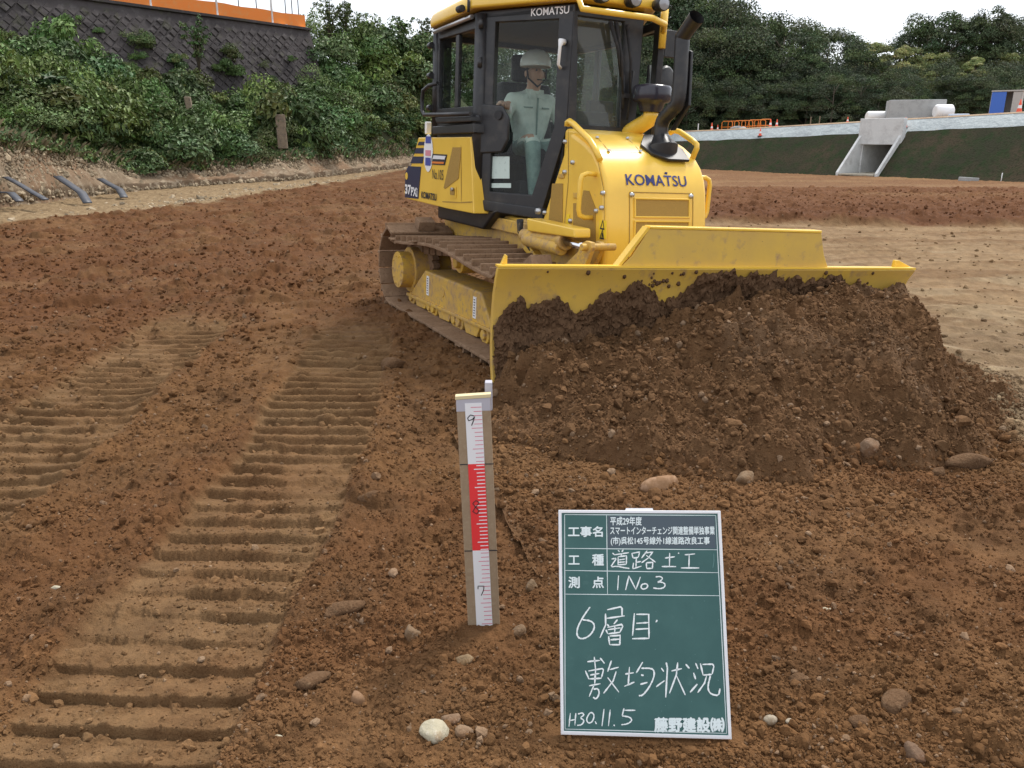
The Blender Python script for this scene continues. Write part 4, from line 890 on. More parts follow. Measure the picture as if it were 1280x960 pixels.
def btext(mb, s, x0, y0, x1, y1, bold=0, l=.0016):
    o, e, u = bq(x0, y1, l), bq(x1, y1, l), bq(x0, y0, l); e1 = e-o; e2 = u-o; w = np.linalg.norm(e1); h = np.linalg.norm(e2); text(mb, s, o, e1/w, e2/h, w, h, 0, 0, 0, bold*h*.9)
c5 = lambda x, y: (690+x*.1875, 620+y*.1875)
m = MB()
for s, a, b in (('工事名', (108, 203), (337, 271)), ('工', (110, 398), (182, 455)), ('種', (268, 388), (344, 462)), ('測', (110, 538), (183, 612)), ('点', (270, 538), (344, 612))):
    m = MB(); btext(m, s, *c5(*a), *c5(*b), .035); m.build('printed_heading', 'print', bd)
m = MB()
for s, a, b in (('平成29年度', (388, 138), (597, 195)), ('スマートインターチェンジ関連整備単独事業', (388, 203), (1083, 257)), ('(市)呉松145号線外1線道路改良工事', (392, 272), (1050, 330))):
    m = MB(); btext(m, s, *c5(*a), *c5(*b), .022, .0022); m.build('printed_project_name', 'print', bd)
m = MB(); btext(m, '藤野建設㈱', 690+648*.1979, 740+793*.1979, 690+1086*.1979, 740+882*.1979, .055); m.build('printed_company_name', 'print', bd)
ST = {}
ST['A'] = ((755, 680), .1172, [[(90, 95), (115, 118)], [(80, 160), (135, 150), (100, 200), (70, 245), (140, 235), (200, 250), (270, 260)], [(150, 65), (165, 85)], [(205, 60), (190, 85)], [(110, 115), (265, 92)], [(190, 100), (180, 125)], [(150, 135), (150, 225)], [(150, 135), (240, 125), (238, 215)], [(155, 170), (225, 160)], [(155, 195), (225, 190)], [(150, 222), (240, 215)],
 [(295, 95), (310, 150)], [(295, 100), (380, 85), (365, 140)], [(312, 150), (365, 142)], [(345, 150), (340, 245)], [(345, 195), (395, 185)], [(315, 200), (305, 265)], [(305, 265), (400, 235)], [(460, 70), (400, 150)], [(440, 95), (520, 85), (470, 150), (400, 200)], [(450, 120), (550, 195)], [(450, 200), (455, 262)], [(450, 200), (520, 195), (515, 260)], [(455, 262), (520, 258)],
 [(650, 150), (755, 135)], [(700, 95), (697, 240)], [(615, 240), (768, 240)], [(795, 90), (795, 105)], [(860, 115), (970, 105)], [(908, 115), (905, 250)], [(820, 255), (1015, 255)],
 [(155, 335), (145, 490)], [(230, 490), (265, 340), (340, 485), (388, 350)], [(405, 430), (392, 460), (410, 482), (450, 475), (470, 445), (450, 420), (405, 430)], [(550, 350), (600, 345), (628, 365), (600, 395), (565, 408), (620, 405), (655, 430), (640, 465), (590, 478), (525, 468)]])
ST['B'] = ((710, 750), .09375, [[(295, 90), (230, 180), (180, 260), (135, 350), (115, 430), (130, 495), (180, 518), (250, 500), (310, 450), (350, 380), (350, 320), (300, 275), (195, 262)],
 [(520, 130), (700, 90), (720, 110), (720, 210)], [(510, 245), (755, 210)], [(500, 180), (502, 330), (425, 505)], [(660, 260), (610, 320)], [(520, 320), (545, 350)], [(525, 365), (715, 325), (730, 350), (690, 430)], [(505, 395), (530, 450)], [(530, 395), (700, 370)], [(625, 340), (622, 430)], [(535, 450), (690, 430)], [(540, 480), (555, 595)], [(555, 480), (695, 470), (690, 600)], [(565, 530), (690, 520)], [(555, 595), (690, 595)],
 [(885, 175), (860, 475)], [(910, 190), (1075, 190), (1080, 515)], [(910, 310), (1070, 300)], [(900, 390), (1070, 380)], [(855, 515), (1080, 510)], [(1170, 295), (1190, 265)]])
ST['C'] = ((720, 815), .0859, [[(165, 140), (350, 120)], [(265, 70), (285, 250), (272, 460)], [(350, 85), (415, 165)], [(135, 270), (190, 395)], [(180, 275), (380, 240), (400, 260), (370, 370)], [(205, 335), (340, 310)], [(195, 390), (370, 380)], [(190, 490), (355, 460)], [(262, 480), (190, 650)], [(255, 540), (320, 530), (340, 590), (320, 650), (285, 685), (250, 655)], [(515, 125), (460, 285)], [(490, 255), (620, 220)], [(585, 280), (540, 420), (400, 600)], [(460, 370), (625, 585)],
 [(715, 320), (840, 300)], [(778, 215), (760, 470)], [(700, 500), (850, 435)], [(970, 145), (875, 305)], [(950, 235), (1100, 235), (1140, 280), (1130, 380), (1060, 520), (970, 630), (915, 635)], [(945, 330), (985, 342)], [(935, 470), (1040, 440)]])
ST['D'] = ((805, 815), .0859, [[(250, 230), (288, 285)], [(175, 505), (298, 415)], [(322, 150), (340, 230), (315, 660)], [(400, 275), (550, 240)], [(490, 150), (470, 330), (370, 600)], [(475, 350), (600, 625)], [(605, 175), (660, 238)],
 [(750, 160), (785, 245)], [(720, 300), (750, 395)], [(670, 585), (775, 465)], [(820, 165), (860, 340)], [(850, 180), (1000, 175), (1015, 210), (990, 320)], [(865, 335), (985, 325)], [(910, 345), (880, 450), (780, 590)], [(965, 345), (930, 480), (935, 560), (980, 615), (1085, 635), (1105, 530)]])
ST['E'] = ((700, 880), .1719, [[(75, 65), (65, 165)], [(115, 65), (108, 155)], [(70, 120), (110, 112)], [(130, 72), (165, 62), (175, 80), (145, 100), (178, 118), (160, 150), (125, 155)], [(215, 65), (190, 110), (205, 140), (235, 130), (250, 85), (235, 60), (215, 65)], [(255, 125), (265, 145)], [(320, 35), (305, 160)], [(365, 40), (352, 160)], [(390, 150), (398, 160)], [(470, 45), (548, 45)], [(465, 30), (452, 85)], [(452, 85), (510, 95), (525, 120), (490, 145), (445, 150)]])
def smooth_pts(p):
    if len(p) < 4: return p
    o = [p[0]]
    for i in range(len(p)-1):
        a, b = np.array(p[i]), np.array(p[i+1]); o += [tuple(a*.75+b*.25), tuple(a*.25+b*.75)]
    return o+[p[-1]]
for k, nm in (('A', 'chalk_writing'), ('B', 'chalk_writing'), ('C', 'chalk_writing'), ('D', 'chalk_writing'), ('E', 'chalk_date')):
    og, s, sts = ST[k]; m = MB()
    for st_ in sts:
        curved = k == 'E' or len(st_) > 5
        p = smooth_pts(st_) if curved else st_
        ribbon(m, [bq(og[0]+x*s, og[1]+y*s, .001) for x, y in p], .0040 if k in 'BCD' else .0034, bn, 0, .28)
    m.build(nm, 'chalk', bd)
m = MB(); ribbon(m, [bq(755+x*.1172, 680+y*.1172, .001) for x, y in [(1170, 100), (1172, 180), (1160, 255)]], .0015, bn); 
for q in range(40):
    x, y = rng.uniform(709, 900), rng.uniform(748, 908); ribbon(m, [bq(x, y, .0008), bq(x+rng.uniform(-1, 1), y+rng.uniform(.3, 1.2), .0008)], rng.uniform(.0006, .0016), bn)
m.build('chalk_smudge', 'chalkfaint' if 'chalkfaint' in M else mat('chalk_faint', (.13, .26, .25), .9), bd)
# ================================================================== BULLDOZER (x forward, y to its left, z up)
bz = empty('bulldozer'); bz.matrix_world = DM
tag(bz, 'yellow crawler bulldozer with black cab pushing soil toward the camera', 'bulldozer')
A_ = np.array
def part(m, name, mt, par=None, **k): return m.build(name, mt, par or bz, **k)
# ---- crawler tracks
def belt_path():
    pts = []; r1_, r2_ = .335, .315; c1 = A_([-1.07, .375]); c2 = A_([1.20, .355])
    def arc(c, r, a0, a1, n):
        for i in range(n): a = a0+(a1-a0)*i/(n-1); pts.append(c+r*A_([math.cos(a), math.sin(a)]))
    arc(c1, r1_, R_(95), R_(268), 26); 
    for x in np.linspace(-1.05, 1.15, 30)[1:-1]: pts.append(A_([x, .04]))
    arc(c2, r2_, R_(-92), R_(84), 26)
    for x in np.linspace(1.2, -1.08, 30)[1:-1]: pts.append(A_([x, .672+.035*math.cos((x-.05)*2.9)+(-.035)]))
    return np.array(pts+[pts[0]])
bp_ = belt_path(); seg_ = np.r_[0, np.cumsum(np.linalg.norm(np.diff(bp_, axis=0), axis=1))]; BLn = seg_[-1]; NS = round(BLn/.157)
def belt_at(s): s = s % BLn; return A_([np.interp(s, seg_, bp_[:, 0]), np.interp(s, seg_, bp_[:, 1])])
for side in (-1, 1):
    yc = side*.825; m = MB(); r = random.Random(5)
    for i in range(NS):
        s = i*BLn/NS; p = belt_at(s); q = belt_at(s+.02)-belt_at(s-.02); q /= np.linalg.norm(q); nrm_ = A_([q[1], -q[0]])
        if nrm_@(p-A_([.06, .36])) < 0: nrm_ = -nrm_
        T_, N_ = A_([q[0], 0, q[1]]), A_([nrm_[0], 0, nrm_[1]]); M3 = np.stack([T_, A_([0, 1, 0]), N_], 1); c = A_([p[0], yc, p[1]])
        m.box(c+N_*.01, (BLn/NS*.97, .60, .026), M3); m.box(c+T_*(-.058)+N_*.045, (.022, .59, .055), M3)
        # caked soil between the bars
        for k in range(3):
            if r.random() < .75: m.box(c+T_*r.uniform(.0, .03)+N_*.028+A_([0, r.uniform(-.22, .22), 0]), (.09, r.uniform(.1, .3), r.uniform(.008, .022)), M3)
        m.box(c-N_*.05+A_([0, side*-.04, 0]), (.12, .16, .09), M3, 1)
    belt = part(m, 'track_belt', ['trackdirt', 'trackdirt'], bevel=.006, seg=1)
    # frame and running gear
    o_ = side*.95; inn = side*.62
    P2 = [(-.62, .40), (.60, .41), (.80, .20), (.80, .145), (-1.06, .085), (-1.02, .13)]
    m = MB(); m.prism([(x, o_, z) for x, z in P2], (0, -side*.3, 0)); fr = part(m, 'track_frame', 'yellow_dusty', bevel=.02)
    m = MB(); m.prism([(-1.06, o_+side*.02, .10), (.95, o_+side*.02, .155), (.95, o_+side*.02, .18), (-1.06, o_+side*.02, .13)], (0, -side*.12, 0)); m.build('flange', 'yellow_dusty', fr, bevel=.005)
    for x0 in (-.88, -.30, .28):
        m = MB(); m.prism([(x0, o_, .11+.02*(x0+.9)), (x0+.33, o_, .12+.02*(x0+.9)), (x0+.27, o_, .055), (x0+.06, o_, .045)], (0, -side*.04, 0)); m.build('roller_guard', 'yellow_dusty', fr, bevel=.006)
    for x in (-.98, -.50, -.40, .08, .18, .68):
        m = MB(); m.cyl((x, o_-side*.01, .10), (x, inn, .10), .075); m.cyl((x, o_+side*.012, .10), (x, o_-side*.02, .10), .04); m.build('roller', 'yellow_dusty', fr, bevel=.008)
    m = MB(); m.cyl((.02, o_-side*.06, .55), (.02, inn, .55), .085); m.cyl((.02, o_-side*.02, .55), (.02, o_-side*.1, .55), .045); m.build('carrier_roller', 'yellow_dusty', fr, bevel=.01)
    m = MB(); m.cyl((1.20, o_-side*.06, .355), (1.20, inn, .355), .25, seg=32); part(m, 'idler', 'yellow_dusty', bevel=.03)
    m = MB(); cx, cz = -1.05, .345
    m.cyl((cx, side*1.06, cz), (cx, side*.93, cz), .165, seg=32); m.cyl((cx, side*.95, cz), (cx, side*.6, cz), .205, seg=32)
    for k in range(10): a = k*.628; m.cyl((cx+.13*math.cos(a), side*1.068, cz+.13*math.sin(a)), (cx+.13*math.cos(a), side*1.05, cz+.13*math.sin(a)), .014, seg=8)
    part(m, 'final_drive', 'yellow_dusty', bevel=.012)
    m = MB()
    for k in range(26): a = k*2*math.pi/26; m.box((cx+.29*math.cos(a), side*.79, cz+.29*math.sin(a)), (.05, .07, .05), np.stack([A_([math.cos(a), 0, math.sin(a)]), A_([0, 1, 0]), A_([-math.sin(a), 0, math.cos(a)])], 1))
    m.cyl((cx, side*.82, cz), (cx, side*.76, cz), .28, seg=32); part(m, 'sprocket', 'trackdirt', bevel=.005)
    for px in (534.5, 593):
        y0, y1 = (345, 369) if px < 560 else (371, 398)
        p = dy_(px, (y0+y1)/2, -.955); h = .5*abs(dy_(px, y0, -.955)[2]-dy_(px, y1, -.955)[2])*2
        m = MB(); m.box((p[0], side*.953, p[2]), (.055, .006, h)); m.build('sticker', 'white', fr)
        m = MB(); 
        for k in range(7): m.box((p[0], side*.957, p[2]+h*(-.38+.125*k)), (.022, .002, h*.05))
        m.build('sticker_print', 'ink', fr)
    m = MB(); m.cyl((-.18, side*.955, .285), (-.18, side*.94, .285), .05, seg=24); m.cyl((-.42, side*.953, .335), (-.42, side*.94, .335), .012, seg=10); m.build('cover_plate', 'yellow_dusty', fr, bevel=.003)
# ---- chassis
m = MB(); m.prism([(-1.35, -.50, .55), (1.25, -.50, .45), (1.30, -.50, .80), (.35, -.50, .93), (-1.35, -.50, .95)], (0, 1.0, 0)); part(m, 'chassis', 'yellow_dusty', bevel=.03)
m = MB(); m.prism([(-1.2, -.62, .80), (-.15, -.62, .80), (.1, -.62, .97), (-1.2, -.62, .97)], (0, 1.24, 0)); part(m, 'underfloor', 'black', bevel=.02)
# ---- rear body with decals
prof = [dy_(523, 172, -.75), dy_(588, 171, -.75), dy_(592, 267, -.75), dy_(560, 261, -.75), dy_(507, 248, -.75), dy_(505, 240, -.75)]
m = MB(); m.prism([(p[0], -.75, p[2]) for p in prof], (0, .16, 0)); m.prism([(p[0], .75, p[2]) for p in prof], (0, -.16, 0)); m.prism([(x, -.588, z) for x, z in ((-1.40, 1.51), (-1.22, 1.51), (-1.22, .945), (-1.76, .955), (-1.765, .97))], (0, 1.176, 0)); rb_ = part(m, 'rear_body', 'yellow', bevel=.05, seg=4)
EX, EZ = A_([1., 0, 0]), A_([0, 0, 1.])
def ry(px, py, l=.004): p = dy_(px, py, -.75); return A_([p[0], -.75-l, p[2]])
m = MB(); m.box((-.7, .57, 1.25), (1.2, .025, .62)); m.box((-1.19, 0, 1.25), (.03, 1.15, .62)); part(m, 'cab_liner', 'rubber')
def decal(mb, pts, mi=0, l=.004): mb.prism([ry(x, y, l) for x, y in pts], (0, .003, 0), mi)
c3 = lambda x, y: (500+x*.1719, 120+y*.1719)
m = MB()
for q in ([(140, 333), (198, 333), (195, 358), (130, 358)], [(120, 378), (190, 378), (185, 418), (105, 418)], [(95, 440), (175, 440), (165, 490), (78, 490)], [(62, 510), (155, 514), (135, 748), (38, 738), (40, 560)]): decal(m, [c3(*p) for p in q])
m.build('stripe_decal', 'navy', rb_)
def rtext(mb, s, x0, y0, x1, y1, bold=.02, l=.0085):
    o = ry(*c3(x0, y1), l); e = ry(*c3(x1, y1), l); u = ry(*c3(x0, y0), l); text(mb, s, o, EX, EZ, abs(e[0]-o[0]), abs(u[2]-o[2]), bold)
m = MB(); rtext(m, '37', 42, 640, 85, 712, .04); rtext(m, 'PXi', 86, 660, 132, 725, .03); m.build('size_lettering', 'white', rb_)
m = MB(); p = ry(*c3(52, 582), .0085); m.cyl(p, p+A_([0, .004, 0]), .035, seg=20); m.build('round_badge', 'yellow', rb_)
m = MB(); rtext(m, 'KOMATSU', 158, 692, 268, 742, .03, .006); rtext(m, 'No.105', 238, 530, 318, 602, .0, .006); m.build('maker_lettering', 'ink', rb_)
m = MB(); c = ry(*c3(209, 415), .005); m.add([c+A_([.12*math.cos(a), 0, .165*math.sin(a)]) for a in np.linspace(0, 2*math.pi, 29)[:-1]], [tuple(range(28))]); m.build('oval_sticker', 'white', rb_)
M['mblue'] = mat('sticker_blue', (.05, .07, .32), .5); M['pink'] = mat('sticker_pink', (.65, .25, .3), .5)
m = MB()
for zc, hh_, mi in ((.115, .06, 0), (.0, .05, 1), (-.075, .07, 0)):
    w = .085; m.box(c+A_([0, -.002, zc]), (w*1.6, .002, hh_), None, mi)
m.build('sticker_emblem', ['mblue', 'pink'], rb_)
m = MB(); decal(m, [c3(*p) for p in [(240, 420), (345, 426), (328, 503), (222, 498)]], 0, .005); m.build('name_plate', 'ink', rb_)
m = MB(); decal(m, [c3(*p) for p in [(250, 432), (338, 437), (330, 462), (243, 458)]], 0, .009); decal(m, [c3(*p) for p in [(240, 476), (326, 480), (322, 494), (236, 490)]], 1, .009); m.build('name_plate_print', ['tapewhite', 'orange'], rb_)
m = MB(); decal(m, [c3(*p) for p in [(385, 373), (448, 373), (428, 600), (330, 675), (320, 668)]], 0, .004); m.build('air_screen', 'mesh', rb_)
m = MB(); decal(m, [c3(*p) for p in [(362, 660), (412, 660), (410, 742), (362, 738)]], 0, .006); m.build('fuel_latch_plate', 'yellow', rb_)
m = MB(); decal(m, [c3(*p) for p in [(372, 672), (404, 672), (402, 722), (372, 718)]], 0, .011); m.build('latch', 'mesh', rb_); m = MB(); p = ry(*c3(396, 678), .012); m.cyl(p, p+A_([0, -.02, 0]), .014); m.build('latch_bolt', 'bolt', rb_)
m = MB()
for a, b in (((310, 768), (445, 775)), ((445, 775), (530, 770)), ((445, 360), (448, 770))):
    ribbon(m, [ry(*c3(*a), .0035), ry(*c3(*b), .0035)], .010, A_([0, -1., 0]))
m.build('panel_seam', 'mesh', rb_)
m = MB(); m.box((-1.33, -.62, 1.545), (.05, .05, .12)); p = dy_(536, 160, -.66); m = MB(); m.box((p[0]-.02, -.66, p[2]+.0), (.05, .05, .11)); part(m, 'rear_lamp', 'white', bevel=.008)
# ---- cab
zb, zt_ = .985, 2.46
CR = {'A': A_([-1.12, -.70]), 'B': A_([-.15, -.70]), 'C': A_([.62, -.30])}
def mir(p): return A_([p[0], -p[1]])
cabm = MB()
# sill, floor, base band, ceiling
poly = [CR['A'], CR['B'], CR['C'], mir(CR['C']), mir(CR['B']), mir(CR['A'])]
m = MB(); m.prism([(*p, .955) for p in [A_([-1.16, -.68]), A_([-.15, -.68]), A_([.40, -.40]), A_([.40, .40]), A_([-.15, .68]), A_([-1.16, .68])]], (0, 0, .05)); cab = part(m, 'cab_floor', 'black')
m = MB(); m.ring([(*p, 2.40) for p in poly], [(*(p*.80), 2.40) for p in poly], (0, 0, .06)); part(m, 'cab_top_frame', 'black', bevel=.01)
m = MB(); m.prism([(*(p*.985), 2.382) for p in poly], (0, 0, .02)); part(m, 'ceiling', 'rubber')
m = MB(); m.prism([(*p, 1.50) for p in [A_([-1.20, -.69]), A_([-.17, -.69]), A_([-.17, -.60]), A_([-1.20, -.60])]], (0, 0, .24)); m.prism([(*mir(p), 1.50) for p in [A_([-1.20, -.69]), A_([-.17, -.69]), A_([-.17, -.60]), A_([-1.20, -.60])]], (0, 0, .24)); m.box((-1.16, 0, 1.62), (.08, 1.3, .24)); part(m, 'cab_base_rail', 'black', bevel=.015)
def vface(a, b):
    d = b-a; L = np.linalg.norm(d); d = d/L; n = A_([d[1], -d[0]])
    return (lambda u, z, o=0.: A_([*(a+d*u+n*o), z])), L, A_([*n, 0.])
def framed(a, b, outer, inner, name, par=None, thick=.05, flip=1, divs=(), glass=True, fmat='black'):
    f, L, n = vface(a, b); n = n*flip
    m = MB(); m.ring([f(u, z, 0) for u, z in outer], [f(u, z, 0) for u, z in inner], -n*thick)
    for (u0, z0, u1, z1, w) in divs:
        d = f(u1, z1)-f(u0, z0); d /= np.linalg.norm(d); s = np.cross(d, n)*w/2; m.prism([f(u0, z0)-s-n*.006, f(u0, z0)+s-n*.006, f(u1, z1)+s-n*.006, f(u1, z1)-s-n*.006], -n*(thick-.014))
    o = m.build(name, fmat, par or bz, bevel=.008)
    if glass:
        m = MB(); c = sum((f(u, z) for u, z in inner))/len(inner); m.prism([(f(u, z)-c)*1.012+c-n*thick*.5 for u, z in inner], -n*.005); m.build('window_pane', 'glass_front' if name == 'windscreen' else 'glass', o)
    return o, f, n
rect = lambda u0, z0, u1, z1: [(u0, z0), (u1, z0), (u1, z1), (u0, z1)]
Ls = .97
for sg in (-1, 1):
    a, b = (CR['A'], CR['B']) if sg < 0 else (mir(CR['A']), mir(CR['B'])); fl = 1 if sg < 0 else -1
    framed(a, b, rect(0, 1.72, Ls, 2.44), rect(.10, 1.77, Ls-.06, 2.34), 'rear_side_window', flip=fl, divs=((.50, 1.77, .50, 2.34, .07),))
# rear window
framed(mir(CR['A']), CR['A'], rect(.03, 1.5, 1.37, 2.44), rect(.14, 1.62, 1.26, 2.34), 'rear_window')
# pillars
for sg in (-1, 1):
    for key, r_, z0, z1 in (('A', .05, 1.5, 2.44), ('B', .062, .97, 2.44)):
        p = CR[key]; m = MB(); m.tube([(p[0]*.985, sg*-p[1]*.965, z0), (p[0]*.985, sg*-p[1]*.965, z1)], r_, 8); part(m, 'cab_pillar', 'black')
# right door and its frame
dout = [(.055, .985), (.665, .955), (.858, 1.60), (.862, 2.455), (.055, 2.43)]
din = [(.155, 1.115), (.575, 1.115), (.745, 1.615), (.735, 2.365), (.155, 2.375)]
door, fR, nR = framed(CR['B'], CR['C'], dout, din, 'door', thick=.055)
door.name = 'door'
m = MB(); m.prism([fR(-.01, .965, .012), fR(.70, .935, .012), fR(.69, 1.02, .012), fR(-.01, 1.05, .012)], -nR*.06); m.build('door_sill', 'black', door, bevel=.01)
for z in (1.12, 1.62, 2.05, 2.33):
    m = MB(); m.cyl(fR(.035, z, .02), fR(.035, z+.075, .02), .022, seg=10); m.build('hinge', 'black', door)
m = MB(); m.tube([fR(.80, 2.205, .01), fR(.80, 2.205, .05), fR(.80, 2.17, .058), fR(.792, 2.05, .055), fR(.79, 2.03, .02)], [.022, .024, .012, .011, .012], 10); m.build('door_handle', 'white', door)
m = MB(); m.prism([fR(.01, 1.40, .014), fR(.27, 1.42, .014), fR(.33, 1.52, .014), fR(.33, 1.68, .014), fR(.26, 1.77, .014), fR(.01, 1.79, .014)], -nR*.03); m.build('lock_cover', 'black', door, bevel=.03)
m = MB(); m.cyl(fR(.235, 1.70, .03), fR(.235, 1.70, .0), .035); m.build('lock', 'rubber', door)
m = MB(); o = fR(.49, 2.395, .004); text(m, 'KOMATSU', o, (fR(1, 0)-fR(0, 0)), EZ, .335, .052, .018); m.build('door_lettering', 'white', door)
m = MB(); c3p = lambda x, y, l=0: None
f0_ = lambda px, py, l: (lambda q: q+nR*l)(dz(px, py, nR, float(nR@fR(0, 0))-.03))
m.prism([f0_(*c3(663, 600), .0), f0_(*c3(797, 600), .0), f0_(*c3(797, 440), .0), f0_(*c3(663, 440), .0)], nR*.003); m.prism([f0_(*c3(660, 668), 0), f0_(*c3(808, 668), 0), f0_(*c3(808, 634), 0), f0_(*c3(660, 634), 0)], nR*.003)
M['notice'] = mat('pale_notice', (.55, .66, .62), .6, noise=[(30, (.4, .5, .47), .58, .7)]); m.build('notice_sheet', 'notice', door)
# left door, ajar
bl_ = mir(CR['B']); el = A_([.70, .455])
dout2 = [(.055, .985), (.665, .955), (.86, 1.60), (.875, 2.43), (.055, 2.43)]
ld, fL, nL = framed(bl_, el, dout2, din, 'door', thick=.05, flip=-1)
m = MB(); m.tube([fL(.70, 1.75, .05), fL(.70, 2.12, .05)], .016, 8); m.build('grab_bar', 'black', ld)
# front
fw = [(0, 1.56), (.60, 1.56), (.60, 2.455), (0, 2.455)]
fr_o, fF, nF = framed(CR['C'], mir(CR['C']), fw, [(.075, 1.645), (.455, 1.645), (.43, 2.385), (.03, 2.385)], 'windscreen', thick=.05)
m = MB()
for (a, b) in (((.43, 2.36), (.505, 1.86)), ((.33, 2.37), (.44, 1.88)), ((.28, 2.37), (.41, 2.0))): m.tube([fF(*a, .035), fF((a[0]+b[0])/2+.012, (a[1]+b[1])/2, .05), fF(*b, .03)], [.016, .012, .008], 6)
m.tube([fF(.52, 2.05, .03), fF(.50, 1.70, .022)], .011, 6); m.tube([fF(.435, 2.02, .03), fF(.455, 1.78, .022)], .011, 6); m.box(fF(.47, 1.87, .035), (.03, .05, .03)); m.build('wiper', 'rubber', fr_o)
# roof
rp = [A_([-1.13, -.70]), A_([-1.07, -.77]), A_([-.12, -.775]), A_([.66, -.37]), A_([.74, -.30]), A_([.74, .30]), A_([.66, .37]), A_([-.12, .775]), A_([-1.07, .77]), A_([-1.13, .70])]
m = MB(); n_ = len(rp)
lev = [(1.0, 2.470, 0), (1.0, 2.525, 0), (.985, 2.56, 0), (.93, 2.60, 0), (.6, 2.63, 0)]
V = []
for k, z, _ in lev:
    for p in rp: V.append((p[0]*k-.0, p[1]*k, z-.05*(1-min(1, (p[0]+1.3)/.7 if p[0] < -.6 else 1))*1.0))
F = [tuple(range(n_))[::-1], tuple(range((len(lev)-1)*n_, len(lev)*n_))]+[(i*n_+j, i*n_+(j+1) % n_, (i+1)*n_+(j+1) % n_, (i+1)*n_+j) for i in range(len(lev)-1) for j in range(n_)]
m.add(V, F); roof = part(m, 'roof', 'yellow', bevel=.02, seg=3)
for y in (-.20, .06, .30):
    X3 = np.stack([A_([0, 1., 0]), A_([0, 0, 1.]), A_([1., 0, 0])], 1)
    m = MB(); m.lathe([(.01, -.05), (.04, -.045), (.050, .0), (.050, .05), (.044, .055)], A_([.80, y, 2.495]), 18, X3); wl_ = m.build('work_lamp', 'black', roof)
    m = MB(); m.lathe([(.044, 0), (.03, .008), (0, .012)], A_([.853, y, 2.495]), 18, X3); m.build('lamp_lens', 'lamp_glass', roof)
m = MB(); m.tube([(.72, -.34, 2.50), (.78, -.33, 2.40), (.86, -.22, 2.385), (.87, .2, 2.385), (.80, .36, 2.37), (.70, .42, 2.33)], .022, 8); m.tube([(.70, .42, 2.49), (.70, .42, 2.22)], .028, 8); m.build('lamp_guard', 'yellow', roof)
m = MB(); p = dy_(578, 12, -.775); m.cyl((p[0]-.02, -.80, p[2]), (p[0]+.06, -.80, p[2]), .026, seg=12); m.build('roof_hook', 'rubber', roof); m = MB(); m.cyl((p[0]+.16, -.79, p[2]-.04), (p[0]+.16, -.79, p[2]+.05), .012, seg=8); m.build('roof_hook', 'rubber', roof)
m = MB(); m.tube([(-1.05, -.735, 2.40), (-.22, -.735, 2.425)], .018, 8); m.build('gutter', 'bolt', roof)
m = MB(); m.tube([(.10, -.60, 2.415), (.2, -.60, 2.44)], .02, 8)
# rear hand rail and plates beside the cab
m = MB(); q = [dy_(547, 104, -.76), dy_(536, 107, -.80), dy_(529, 113, -.82), dy_(527.5, 125, -.82), dy_(527.5, 138, -.82), dy_(530, 143.5, -.82), dy_(560, 143, -.82), dy_(588, 142, -.80)]
m.tube(q, .017, 8); part(m, 'rear_handrail', 'black')
m = MB(); q = [dy_(543, 147, -.80), dy_(588, 145, -.78), dy_(588, 152, -.78), dy_(545, 154, -.80)]; m.prism(q, (0, .08, 0)); q = [dy_(540, 158, -.76), dy_(592, 154, -.76), dy_(592, 166, -.76), dy_(540, 168, -.76)]; m.prism(q, (0, .2, 0)); part(m, 'step_plate', 'black', bevel=.008)
for z in (1.78, 2.05, 2.3):
    m = MB(); m.cyl((-1.17, -.735, z), (-1.10, -.735, z), .026, seg=10); part(m, 'window_hinge', 'black')
# mirror and lamp on the left of the cab
m = MB(); m.box((.30, .78, 2.32), (.05, .12, .20)); m.tube([(.0, .68, 2.40), (.3, .78, 2.42), (.3, .78, 2.3)], .014, 6); part(m, 'mirror', 'black', bevel=.015)
m = MB(); m.lathe([(.0, -.03), (.07, -.03), (.10, .0), (.085, .02), (0, .02)], (.15, .88, 2.03), 20, np.stack([A_([0, 1., 0]), A_([0, 0, 1.5]), A_([1., 0, 0])], 1)); m.tube([(.15, .88, 1.90), (.05, .75, 1.86)], .012, 6); part(m, 'round_mirror', 'black')
# interior
m = MB(); m.box((-.52, .02, 1.40), (.50, .50, .14)); m.box((-.52, .02, 1.2), (.4, .4, .40)); m.prism([(-.80, -.24, 1.45), (-.62, -.24, 1.45), (-.70, -.24, 2.02), (-.84, -.24, 2.02)], (0, .50, 0)); m.prism([(-.83, -.10, 2.03), (-.73, -.10, 2.03), (-.76, -.10, 2.26), (-.84, -.10, 2.26)], (0, .24, 0)); part(m, 'seat', 'rubber', bevel=.05, seg=3)
m = MB(); m.box((-.50, -.36, 1.50), (.46, .10, .18)); m.box((-.50, .42, 1.50), (.46, .12, .2)); m.box((.28, .05, 1.25), (.25, .45, .6)); m.box((.30, .06, 1.66), (.10, .34, .20)); m.box((.12, .27, 1.78), (.08, .22, .16)); m.tube([(-.32, -.36, 1.55), (-.30, -.36, 1.72)], .02, 8); m.box((-.05, -.33, 1.08), (.1, .06, .25)); part(m, 'control_console', 'rubber', bevel=.02)
m = MB(); m.lathe([(0, -.03), (.035, -.02), (.035, .03), (0, .04)], (-.30, -.36, 1.76), 12); m.lathe([(0, -.02), (.03, 0), (0, .03)], (.33, -.17, 1.72), 10); part(m, 'control_knob', 'white')
